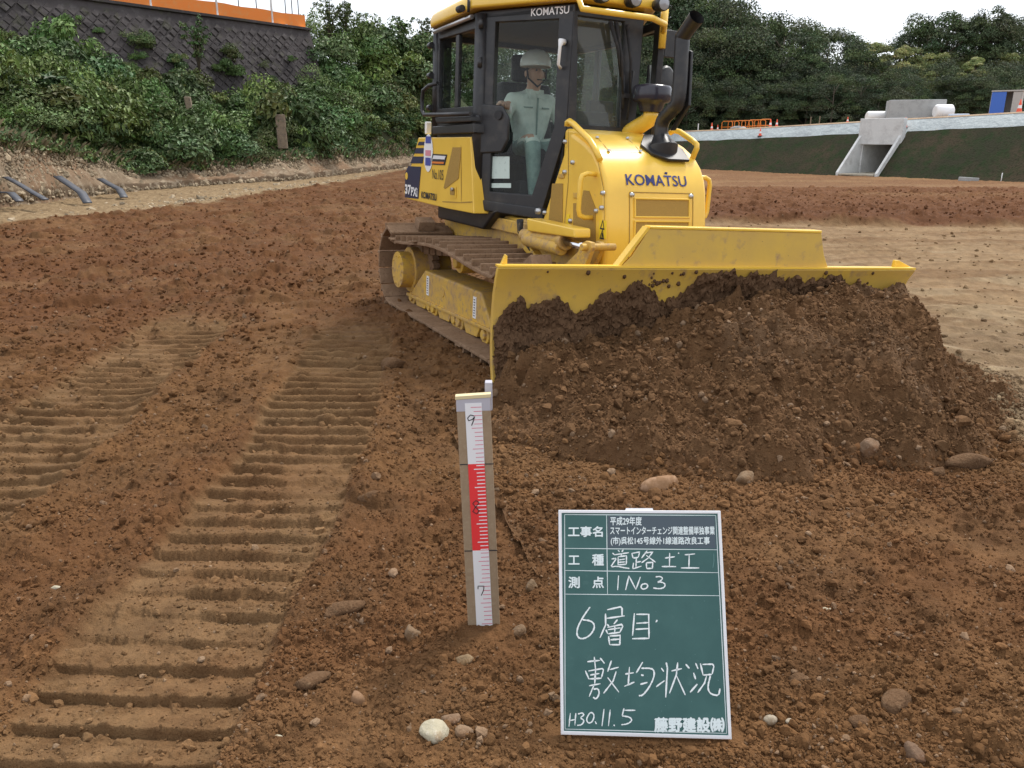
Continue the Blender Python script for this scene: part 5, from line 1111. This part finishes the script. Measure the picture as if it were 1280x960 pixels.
# ---- hood
hp = [(.42, 1.615), (.70, 1.612), (.92, 1.575), (1.10, 1.515), (1.22, 1.455), (1.31, 1.375), (1.365, 1.29), (1.395, 1.20), (1.42, 1.05), (1.44, .90), (1.45, .66)]
m = MB(); m.prism([(x, -.43, z) for x, z in [(.53, .93), (.885, 1.582)]+hp[2:]+[(.55, .66)]], (0, .86, 0)); hood = part(m, 'hood', 'yellow', bevel=.075, seg=5, angle=50)
m = MB(); m.prism([(.60, -.315, .95), (.60, -.315, 1.612), (.72, -.315, 1.610), (.93, -.315, 1.566), (.93, -.315, .95)], (0, .63, 0)); m.build('cowl', 'yellow', hood, bevel=.03, seg=3)
m = MB(); m.box((.572, 0, 1.28), (.03, .62, .66)); m.build('firewall', 'black', hood)
def hy(px, py, l=.003): p = dy_(px, py, -.43); return A_([p[0], -.43-l, p[2]])
c4 = lambda x, y: (680+x*.1719, 130+y*.1719)
m = MB(); 
for q in ([(62, 578), (140, 578), (137, 872), (36, 850)],): m.prism([hy(*c4(*p), .004) for p in q], (0, .003, 0))
q = [(290, 627), (330, 632), (376, 752), (378, 960), (378, 1150), (215, 1150), (215, 722), (272, 716)]; m.prism([hy(*c4(*p), .004) for p in q], (0, .003, 0)); m.build('side_screen', 'mesh', hood)
for (x, y) in ((160, 275), (215, 425), (157, 495), (435, 648), (425, 755), (385, 778), (198, 850), (10, 790)): p = hy(*c4(x, y), 0); m = MB(); m.lathe([(0, .022), (.014, .02), (.017, 0)], p, 10, np.stack([A_([1., 0, 0]), A_([0, 0, 1.]), A_([0, -1., 0])], 1)); m.build('bolt', 'bolt', hood)
m = MB(); p = hy(674, 264, .0); m.lathe([(0, .03), (.022, .028), (.026, 0)], p, 12, np.stack([A_([1., 0, 0]), A_([0, 0, 1.]), A_([0, -1., 0])], 1)); m.build('bolt', 'bolt', hood)
m = MB()
for q in ([(110, 505), (150, 505), (150, 540), (110, 540)], [(217, 645), (265, 645), (265, 685), (217, 685)]): m.prism([hy(*c4(*p), .010) for p in q], (0, .012, 0))
m.build('latch', 'yellow_dusty', hood, bevel=.004)
for pts in (((180, 190), (178, 560), (150, 880)), ((395, 420), (440, 640), (440, 980))):
    m = MB(); ribbon(m, [hy(*c4(*a), .0025) for a in pts], .008, A_([0, -1., 0])); m.build('panel_seam', 'mesh', hood)
M['decaly'] = mat('decal_yellow', (.85, .6, .02), .5)
m = MB(); 
for q in ([(170, 800), (190, 800), (188, 878), (165, 875)], [(407, 845), (458, 848), (455, 980), (403, 980)]):
    m = MB(); m.prism([hy(*c4(*p), .005) for p in q], (0, .003, 0)); wdcl = m.build('warning_label', 'decaly', hood)
m = MB()
for c in ((431, 880), (428, 950)):
    p = hy(*c4(*c), .0065); m.add([p+A_([-.03, 0, -.03]), p+A_([.03, 0, -.03]), p+A_([0, 0, .04]), p+A_([-.016, 0, -.02]), p+A_([.016, 0, -.02]), p+A_([0, 0, .022])], [(0, 1, 4, 3), (1, 2, 5, 4), (2, 0, 3, 5)])
p = hy(*c4(430, 950), .0068); m.box(p+A_([0, 0, -.005]), (.012, .001, .03)); m.build('warning_symbol', 'ink', wdcl)
def hfront(y, z):      # a point on the nose
    zs = [q[1] for q in hp[4:]][::-1]; xs = [q[0] for q in hp[4:]][::-1]; return A_([np.interp(z, zs, xs), y, z])
m = MB(); 
Vt, Ft = text_geo('KOMATSU', .012); lo = Vt.min(0); dd = Vt.max(0)-lo
m.add([hfront(-.252+(p[0]-lo[0])/dd[0]*.505, 1.245+(p[1]-lo[1])/dd[1]*.072)+A_([.006, 0, .001]) for p in Vt], Ft); p = hfront(.092, 1.332)+A_([.006, 0, 0]); m.box(p, (.003, .022, .014)); m.build('hood_lettering', 'blue_letter', hood)
m = MB()
for (z0, z1) in ((1.045, 1.155), (.78, 1.005)):
    yy = (-.185, .26); a = [hfront(yy[0], z0), hfront(yy[1], z0), hfront(yy[1], z1), hfront(yy[0], z1)]; m.prism([q+A_([.005, 0, 0]) for q in a], (-.004, 0, 0))
gr = m.build('grille', 'mesh', hood)
m = MB(); yl, yr = -.232, .30
for a, b in (((yl, 1.20), (yr, 1.20)), ((yl, 1.20), (yl, .70)), ((yr, 1.20), (yr, .70))):
    n = 8; ribbon(m, [hfront(a[0]+(b[0]-a[0])*k/n, a[1]+(b[1]-a[1])*k/n)+A_([.003, 0, 0]) for k in range(n+1)], .007, A_([1., 0, .12]))
m.build('grille_seam', 'mesh', gr)
for (z0, z1) in ((1.045, 1.155), (.78, 1.005)):
    m = MB(); a, b = hfront(0, z0), hfront(0, z1); yy = (-.185, .26); m.ring([(a[0]+.001, yy[0]-.012, z0-.012), (a[0]+.001, yy[1]+.012, z0-.012), (b[0]+.001, yy[1]+.012, z1+.012), (b[0]+.001, yy[0]-.012, z1+.012)], [(a[0]+.001, yy[0], z0), (a[0]+.001, yy[1], z0), (b[0]+.001, yy[1], z1), (b[0]+.001, yy[0], z1)], (.011, 0, 0)); m.build('grille_frame', 'yellow', gr, bevel=.003)
for y in (-.215, .28):
    m = MB(); p = hfront(y, 1.183); m.lathe([(0, .02), (.014, .018), (.018, 0)], p, 12, np.stack([A_([0, 1., 0]), A_([0, 0, 1.]), A_([1., 0, 0])], 1)); m.build('grille_bolt', 'bolt', gr)
for sg in (-1, 1):
    x = 1.27; m = MB(); y = sg*.40; yo = sg*.545
    m.tube([(x, y, 1.305), (x, yo-sg*.05, 1.31), (x, yo-sg*.012, 1.295), (x, yo, 1.26), (x, yo, 1.07), (x, yo-sg*.012, 1.035), (x, yo-sg*.05, 1.02), (x, y, 1.02)], .017, 10); m.build('grab_handle', 'yellow', hood)
m = MB(); m.tube([dy_(709, 158, -.42), dy_(709.5, 153, -.42), dy_(712, 151.5, -.42), dy_(718, 156, -.42), dy_(738, 176, -.42), dy_(744, 186, -.42), dy_(750, 200, -.42)], .022, 10); m.build('hood_rail', 'yellow', hood)
m = MB(); m.tube([dy_(838, 166, .40), dy_(843, 163, .40), dy_(850, 165, .40), dy_(866, 176, .40), dy_(871, 181, .40), dy_(871, 185, .40), dy_(862, 207, .40)], .020, 10); m.build('hood_rail', 'yellow', hood)
m = MB()
def htop(px, py):      # on the hood top sheet
    for (x0, z0), (x1, z1) in zip(hp[:-1], hp[1:]):
        n = A_([-(z1-z0), 0, x1-x0]); p = dz(px, py, n, n@A_([x0, 0, z0]))
        if x0-1e-6 <= p[0] <= x1+1e-6: return p
    return p
q = [htop(*c4(470, 345)), htop(*c4(700, 350)), htop(*c4(605, 255)), htop(*c4(385, 250))]
for a, b in zip(q[:1]+q[0:2], q[1:2]+[q[3], q[2]]): ribbon(m, [a+A_([.003, 0, .006]), b+A_([.003, 0, .006])], .006, A_([.3, 0, 1.]))
m.build('top_seam', 'mesh', hood)
for p in q:
    m = MB(); m.lathe([(.013, 0), (.011, .012), (0, .013)], p+A_([.004, 0, .004]), 10); m.build('top_bolt', 'bolt', hood)
# exhaust and pre-cleaner
ex = None
# (the stack rises from the hood top)
def htop0(px, py):
    n = A_([.13, 0, .2]); n = n/np.linalg.norm(n); return dz(px, py, n, n@A_([1.16, 0, 1.485]))
c = htop0(826, 187); EY = c[1]
ex = [c, dy_(825.5, 176, EY), dy_(826, 164, EY), dy_(827, 156, EY), dy_(831, 147, EY), dy_(841, 136, EY), dy_(847, 130, EY), dy_(848.5, 122, EY), dy_(851, 90, EY), dy_(852.5, 55, EY), dy_(854, 45, EY), dy_(858, 36, EY), dy_(871, 21, EY)]
def crom(P, k=5):
    P = [A_(p) for p in P]; o = []
    for i in range(len(P)-1):
        a, b, c, d = P[max(i-1, 0)], P[i], P[i+1], P[min(i+2, len(P)-1)]
        for j in range(k): t = j/k; o.append(.5*(2*b+(c-a)*t+(2*a-5*b+4*c-d)*t*t+(3*b-a-3*c+d)*t**3))
    return o+[P[-1]]
exs = crom([p for i, p in enumerate(ex) if i not in (6, 8, 11)]); m = MB(); m.tube(exs, [.050]*(len(exs)-3)+[.052, .054, .056], 18, cap=False); m.tube([p for p in ex[-3:]], [.042, .042, .050], 16, cap=False); exh = part(m, 'exhaust_stack', 'black')
m = MB(); q = [(860, 62), (864, 64), (861, 132), (842, 163), (837, 163), (856, 130)]; m.prism([dy_(x, y, EY+.05) for x, y in q], (0, .02, 0)); m.build('heat_shield', 'black', exh, bevel=.006)
m = MB(); n = A_([.55, 0, 1.]); n /= np.linalg.norm(n); t1_ = A_([1., 0, -.55]); t1_ /= np.linalg.norm(t1_)
m.prism([c+t1_*a+A_([0, b, 0])+n*.004 for a, b in ((.17, -.04), (.17, .14), (.02, .17), (-.17, .08), (-.17, -.06), (-.02, -.17), (.1, -.14))], n*.02)
q_ = dy_(825.7, 170, EY); m.tube([c+n*.012, c+n*.03, c*.55+q_*.45+n*.01, q_], [.118, .110, .075, .054], 20); m.build('exhaust_base', 'black', exh, bevel=.004)
m = MB(); b0 = dy_(778, 176, .22); m.tube([dy_(770, 180, .22), dy_(785, 167, .24), dy_(800, 157, .26), dy_(811, 150, .28), dy_(813.5, 144, .28), dy_(813.5, 139, .28)], [.066, .064, .06, .058, .056, .056], 16); pc_ = part(m, 'intake_pipe', 'yellow')
c = dy_(813.5, 135, .28); m = MB(); m.lathe([(.075, -.03), (.09, 0), (.10, .035), (.135, .045), (.142, .06), (.142, .135), (.13, .155), (.06, .165), (0, .166)], c, 28); m.build('precleaner', 'dark_plastic', pc_)
# ---- blade
b0_, b1_ = A_([1.952, -1.445]), A_([2.445, 1.369]); bdv = (b1_-b0_)/np.linalg.norm(b1_-b0_); bnv = A_([bdv[1], -bdv[0]])
if bnv[0] < 0: bnv = -bnv
BLl = np.linalg.norm(b1_-b0_)
curve = [(.0, .792), (-.035, .73), (-.075, .62), (-.095, .48), (-.09, .33), (-.06, .18), (0, .03), (.03, -.03)]     # (forward, z)
def bp3(a, f, z): q = b0_+bdv*a+bnv*f; return A_([q[0], q[1], z])
m = MB(); V = []; n = len(curve); na = 2
for thick in (0, -.045):
    for (f, z) in curve: 
        for a in (0.0-.035*min(1, 1)*0, BLl-(.792-z)*.14): V.append(bp3(a, f+thick, z))
F = []
for i in range(n-1):
    F += [(2*i, 2*i+2, 2*i+3, 2*i+1), (2*n+2*i+1, 2*n+2*i+3, 2*n+2*i+2, 2*n+2*i), (2*i+2, 2*i, 2*n+2*i, 2*n+2*i+2), (2*i+1, 2*i+3, 2*n+2*i+3, 2*n+2*i+1)]
F += [(1, 2*n+1, 2*n, 0), (2*n-2, 4*n-2, 4*n-1, 2*n-1)]
m.add(V, F, 0, False); blade = part(m, 'blade', 'yellow_blade', bevel=.006, seg=2)
m = MB(); 
m.prism([bp3(0, -.003, .7945), bp3(BLl, -.003, .7945), bp3(BLl, -.07, .7945), bp3(0, -.07, .7945)], (0, 0, .012)); m.build('top_rib', 'yellow', blade)
def bpx(px, py, f=-.03):
    n = A_([bnv[0], bnv[1], 0]); return dz(px, py, n, n@bp3(0, f, 0))
m = MB(); sg = [bpx(*p) for p in ((774, 333.5), (790, 320), (812, 286), (1027, 291.5), (1030, 318), (1036, 335.5))]; n3 = A_([bnv[0], bnv[1], 0])
for q in (sg[0], sg[5]): q[2] = .79
m.prism(sg, -n3*.022); spill = m.build('spill_guard', 'yellow_blade', blade, bevel=.004)
tA, tB = sg[2], sg[3]; m = MB(); m.prism([tA+n3*.004, tB+n3*.004, tB-n3*.075, tA-n3*.075], (0, 0, .016)); m.build('guard_lip', 'yellow', spill, bevel=.004)
m = MB(); s0, s1 = sg[0], sg[2]; e_ = A_([0, 0, .012]); m.prism([s0+n3*.003, s1+n3*.003, s1-n3*.07, s0-n3*.07], e_-A_([bdv[0], bdv[1], 0])*.012); m.build('guard_edge', 'yellow', spill)
for pts in (((625, 333.5), (634, 333.5), (634.5, 320), (632, 318)), ((1117, 337), (1144, 337.5), (1124, 325.5), (1120, 325.5))):
    q = [bpx(x, y, -.05) for x, y in pts]; q[0][2] = q[1][2] = .79; m = MB(); m.prism(q, -n3*.03); m.build('lifting_lug', 'yellow', blade, bevel=.003)
m = MB(); m.prism([bp3(.0, .012, -.03), bp3(BLl-.12, .012, -.03), bp3(BLl-.11, -.01, .12), bp3(.0, -.01, .12)], n3*.02); m.build('cutting_edge', 'trackdirt', blade)
# dirt smeared on the blade face
m = MB(); r = random.Random(4); na = 340; sm_top = [(0.0, .46), (.05, .52), (.1, .58), (.25, .60), (.42, .62), (.50, .54), (.57, .55), (.65, .66), (.9, .70), (1.05, .62), (1.12, .60), (1.2, .66), (1.3, .745), (1.6, .78), (1.8, .77), (2.0, .74), (2.3, .72), (2.5, .66), (2.62, .5), (2.70, .3)]
V = []; nz2 = 44
for i in range(na+1):
    a = i/na*(BLl-.13); zt2 = np.interp(a, [q[0] for q in sm_top], [q[1] for q in sm_top])+.06*(vn(A_([a*9.]), A_([3.]), 77)[0]-.5)+.05*(vn(A_([a*24.]), A_([3.]), 78)[0]-.5)+.03*(vn(A_([a*70.]), A_([3.]), 81)[0]-.5)
    for j in range(nz2+1):
        z = .02+(zt2-.02)*j/nz2; f = np.interp(z, [q[1] for q in curve][::-1], [q[0] for q in curve][::-1]); k = 1-j/nz2
        V.append(bp3(a, f+(.004 if j == nz2 else .012+.05*k+.05*(vn(A_([a*9.]), A_([z*9.]), 79)[0]-.2)*min(1, 4*k)+.03*(vn(A_([a*30.]), A_([z*30.]), 80)[0]-.3)+.016*vn(A_([a*75.]), A_([z*75.]), 82)[0]), z))
V = [v+A_([r.gauss(0, .004), r.gauss(0, .004), r.gauss(0, .004)]) for v in V]
m.add(V, [(i*(nz2+1)+j, (i+1)*(nz2+1)+j, (i+1)*(nz2+1)+j+1, i*(nz2+1)+j+1) for i in range(na) for j in range(nz2)], 0, False)
M['stuckdirt'] = mat('stuck_dirt', (.118, .066, .035), .95, spec=.15, noise=[(6, (.09, .05, .027), .4, .65), (40, (.15, .088, .05), .55, .75)], bump=[(30, .6, .012), (120, .6, .005)]); m.build('stuck_dirt', 'stuckdirt', blade)
m = MB(); V1, F1 = ico(1)
for q in range(34):
    a = abs(r.gauss(0, 1))*.35+.95 if q < 22 else r.uniform(.1, 2.6); z = r.uniform(.68, .78); f = np.interp(z, [q_[1] for q_ in curve][::-1], [q_[0] for q_ in curve][::-1]); s_q = r.uniform(.004, .016); p = bp3(a, f, z); m.add([p+v*s_q*A_([1, 1, 1.3]) for v in V1], [tuple(t) for t in F1], 0, True)
m.build('dirt_spatter', 'stuckdirt', blade)['kind'] = 'stuff'
# push arms, tilt cylinder and lugs
m = MB()
for sg_ in (-1, 1): m.prism([(.2, sg_*.50, .30), (1.75, sg_*.62, .18), (1.75, sg_*.62, .40), (.2, sg_*.50, .52)], (0, sg_*.12, 0))
m.box((1.78, -.02, .30), (.28, 1.1, .30)); part(m, 'push_frame', 'yellow_dusty', bevel=.02)
m = MB(); pL = [dy_(*p, -.64) for p in ((657.8, 272.5), (717.8, 285.5), (717.8, 297.5), (659, 289))]; m.prism(pL, (0, .13, 0)); part(m, 'cylinder_guard', 'yellow', bevel=.012)
m = MB(); a, b = dy_(655, 294, -.58), dy_(708, 302, -.58); m.cyl(a, b, .05); m.cyl(b-(b-a)*.09, b, .062); cyl_ = part(m, 'angle_cylinder', 'yellow_dusty', bevel=.006)
m = MB(); m.cyl(b, dy_(730, 309, -.58), .026); m.build('piston_rod', 'steel', cyl_)
m = MB(); a, b = dy_(658, 299, -.60), dy_(702, 311, -.60); m.cyl(a, b, .05); part(m, 'tilt_cylinder', 'yellow_dusty', bevel=.006)
m = MB()
for yq in (-.62, -.50):
    q = [(703, 333), (722, 315), (727, 304), (732, 301), (738, 303), (739, 310), (731, 333)] if yq < -.55 else [(722, 333), (736, 318), (741, 304), (746, 301), (751, 304), (751, 312), (741, 333)]
    pts = [dy_(x, y, yq) for x, y in q]; m.prism(pts, (0, .035, 0))
p = dy_(733, 309, -.62); m.cyl((p[0], -.66, p[2]), (p[0], -.40, p[2]), .024); part(m, 'cylinder_lug', 'yellow_dusty', bevel=.005)
m = MB(); q = [dy_(x, y, -.56) for x, y in ((648, 280), (655, 285), (655, 300), (672, 322), (664, 325), (652, 310))]; m.prism(q, (0, .06, 0)); part(m, 'hose_bracket', 'yellow_dusty', bevel=.01)
m = MB(); m.tube([dy_(652, 275, -.6), dy_(651, 288, -.58), dy_(655, 300, -.56), dy_(668, 318, -.54)], .016, 8); m.tube([dy_(648, 274, -.55), dy_(649, 290, -.54), dy_(662, 312, -.52)], .014, 8); part(m, 'hose', 'rubber')
m = MB(); m.box((.2, -.50, .86), (.9, .10, .10)); m.box((-.3, -.55, .90), (.3, .1, .12)); part(m, 'side_bracket', 'yellow_dusty', bevel=.01)
# ================================================================== OPERATOR
pe = empty('person'); pe.matrix_world = DM
tag(pe, 'seated bulldozer operator in pale green work clothes and white helmet at the controls', 'person')
J = {}
hx, hy_ = -.46, -.05; PZ = -.07
J['pelvis'] = (hx, hy_, 1.52, .135, .155); J['waist'] = (hx-.03, hy_, 1.66, .125, .15); J['chest'] = (hx-.03, hy_, 1.84, .13, .175); J['neckb'] = (hx-.01, hy_, 1.985, .07, .09); J['neck'] = (hx+.01, hy_, 2.04, .055, .06)
J['headl'] = (hx+.035, hy_, 2.105, .075, .07); J['headt'] = (hx+.025, hy_, 2.20, .095, .085)
ed_ = [('pelvis', 'waist'), ('waist', 'chest'), ('chest', 'neckb'), ('neckb', 'neck'), ('neck', 'headl'), ('headl', 'headt')]
for s, nm in ((-1, 'R'), (1, 'L')):
    J['sh'+nm] = (hx-.03, hy_+s*.19, 1.925, .075, .075); J['el'+nm] = (hx+.03 if s < 0 else hx+.06, hy_+s*.30, 1.70, .055, .055); J['wr'+nm] = (hx+.10 if s < 0 else hx+.18, hy_+s*.36 if s < 0 else hy_+s*.33, 1.86 if s < 0 else 1.66, .036, .036); J['pa'+nm] = (J['wr'+nm][0]+.075, J['wr'+nm][1], J['wr'+nm][2]+.02, .035, .04)
    ed_ += [('chest', 'sh'+nm), ('sh'+nm, 'el'+nm), ('el'+nm, 'wr'+nm), ('wr'+nm, 'pa'+nm)]
    w = J['pa'+nm]
    for k in range(5):
        if k == 4: ch = [(w[0]-.02, w[1]-s*.03, w[2]+.01), (w[0]+.015, w[1]-s*.05, w[2]+.015), (w[0]+.045, w[1]-s*.045, w[2]+.005)]
        else: yk = w[1]+(k-1.5)*.02; ln_ = (.032, .038, .036, .028)[k]; ch = [(w[0]+.03, yk, w[2]), (w[0]+.03+ln_, yk, w[2]-.004), (w[0]+.028+ln_, yk, w[2]-.034), (w[0]+.012+ln_, yk, w[2]-.046)]
        prev = 'pa'+nm
        for i, c in enumerate(ch): J[f'f{nm}{k}{i}'] = (*c, .0095, .0095); ed_.append((prev, f'f{nm}{k}{i}')); prev = f'f{nm}{k}{i}'
    J['hip'+nm] = (hx+.02, hy_+s*.10, 1.52, .10, .10); J['kn'+nm] = (hx+.45, hy_+s*.21, 1.60, .075, .075); J['an'+nm] = (hx+.50, hy_+s*.20, 1.14, .05, .05); J['he'+nm] = (hx+.49, hy_+s*.17, 1.045, .048, .048); J['to'+nm] = (hx+.68, hy_+s*.18, 1.035, .038, .05)
    ed_ += [('pelvis', 'hip'+nm), ('hip'+nm, 'kn'+nm), ('kn'+nm, 'an'+nm), ('an'+nm, 'he'+nm), ('he'+nm, 'to'+nm)]
J = {k: (v[0], v[1], v[2]+PZ*(1 if v[2] > 1.4 else .5), v[3], v[4]) for k, v in J.items()}
keys = list(J); me = bpy.data.meshes.new('body'); me.from_pydata([J[k][:3] for k in keys], [(keys.index(a), keys.index(b)) for a, b in ed_], [])
tmp = bpy.data.objects.new('body', me); COL.objects.link(tmp); mod = tmp.modifiers.new('skin', 'SKIN'); tmp.modifiers.new('sub', 'SUBSURF').levels = 2
for i, k in enumerate(keys): me.skin_vertices[0].data[i].radius = J[k][3:5]
me.skin_vertices[0].data[0].use_root = True
dg = bpy.context.evaluated_depsgraph_get(); bme = bpy.data.meshes.new_from_object(tmp.evaluated_get(dg)); bpy.data.objects.remove(tmp)
M['skin'] = mat('skin', (.48, .28, .19), .55); M['shirt'] = mat('pale_green_cloth', (.64, .71, .65), .85, noise=[(10, (.48, .57, .52), .45, .7)], bump=[(14, .6, .03)]); M['trouser'] = mat('green_cloth', (.27, .38, .355), .85, noise=[(10, (.15, .24, .22), .45, .7)], bump=[(12, .6, .03)]); M['boot'] = mat('dark_boot', (.03, .03, .03), .6)
for mt in ('shirt', 'trouser', 'skin', 'boot'): bme.materials.append(M[mt])
for p in bme.polygons:
    c = p.center.copy(); c.z -= PZ; i = 0
    wr = min((A_(c)-A_(J['wrR'][:3]))@A_([1, 0, 0]) if c.y < hy_-.2 else -1, 9); wl2 = (c.x-J['wrL'][0]) if c.y > hy_+.2 else -1
    if c.z > 2.015: i = 2
    elif c.z < 1.10: i = 3
    elif (wr > 0 and c.z > 1.62) or (wl2 > 0 and c.z > 1.55 and c.y > hy_+.25): i = 2
    elif c.z < 1.60 and not (abs(c.y-hy_) > .22 and c.z > 1.58): i = 1
    p.material_index = i; p.use_smooth = True
body = bpy.data.objects.new('body', bme); COL.objects.link(body); body.parent = pe
hc_ = A_([hx+.028, hy_, 2.155+PZ])
m = MB(); m.lathe([(.128, .0), (.130, .02), (.125, .055), (.105, .10), (.065, .13), (0, .142)], hc_+A_([0, 0, .045]), 28, np.diag([1.12, 1, 1])); m.prism([hc_+A_([.105, -.085, .052]), hc_+A_([.165, -.055, .046]), hc_+A_([.18, 0, .045]), hc_+A_([.165, .055, .046]), hc_+A_([.105, .085, .052])], (0, 0, .008))
M['helmet'] = mat('helmet_white', (.72, .74, .72), .3); hel = m.build('helmet', 'helmet', pe)
m = MB(); m.tube([hc_+A_([.02, -.092, .03]), hc_+A_([.04, -.085, -.05]), hc_+A_([.055, 0, -.115]), hc_+A_([.04, .085, -.05]), hc_+A_([.02, .092, .03])], .008, 6); m.build('chin_strap', 'rubber', hel)
m = MB(); m.lathe([(0, -.03), (.018, -.02), (.012, .0), (0, .03)], hc_+A_([.105, 0, -.02]), 10, np.diag([1, .8, 1])); m.build('nose', 'skin', body)
for s in (-1, 1):
    m = MB(); m.lathe([(0, -.011), (.011, 0), (0, .011)], hc_+A_([.088, s*.034, .012]), 10); m.build('eye', 'ink', body)
    m = MB(); m.lathe([(0, -.03), (.016, -.01), (.018, .015), (0, .03)], hc_+A_([.0, s*.09, -.015]), 10, np.diag([1, .5, 1])); m.build('ear', 'skin', body)
m = MB(); m.box(hc_+A_([.093, 0, -.062]), (.01, .05, .008)); m.build('mouth', 'rubber', body)
m = MB(); 
for s in (-1, 1): m.prism([A_([hx+.07, hy_, 1.955+PZ]), A_([hx+.075, hy_+s*.07, 1.945+PZ]), A_([hx+.03, hy_+s*.085, 2.02+PZ]), A_([hx+.05, hy_+s*.03, 2.02+PZ])], (.008, 0, 0))
m.build('collar', 'shirt', body)
M['seam_cloth'] = mat('cloth_seam', (.22, .30, .27), .9)
m = MB(); m.box(A_([hx+.102, hy_, 1.80+PZ]), (.012, .012, .30)); m.build('placket', 'seam_cloth', body)
for s in (-1, 1):
    m = MB(); m.box(A_([hx+.088, hy_+s*.085, 1.87+PZ]), (.012, .085, .012), np.array([[math.cos(s*.35), -math.sin(s*.35), 0], [math.sin(s*.35), math.cos(s*.35), 0], [0, 0, 1]])); m.build('pocket_flap', 'seam_cloth', body)
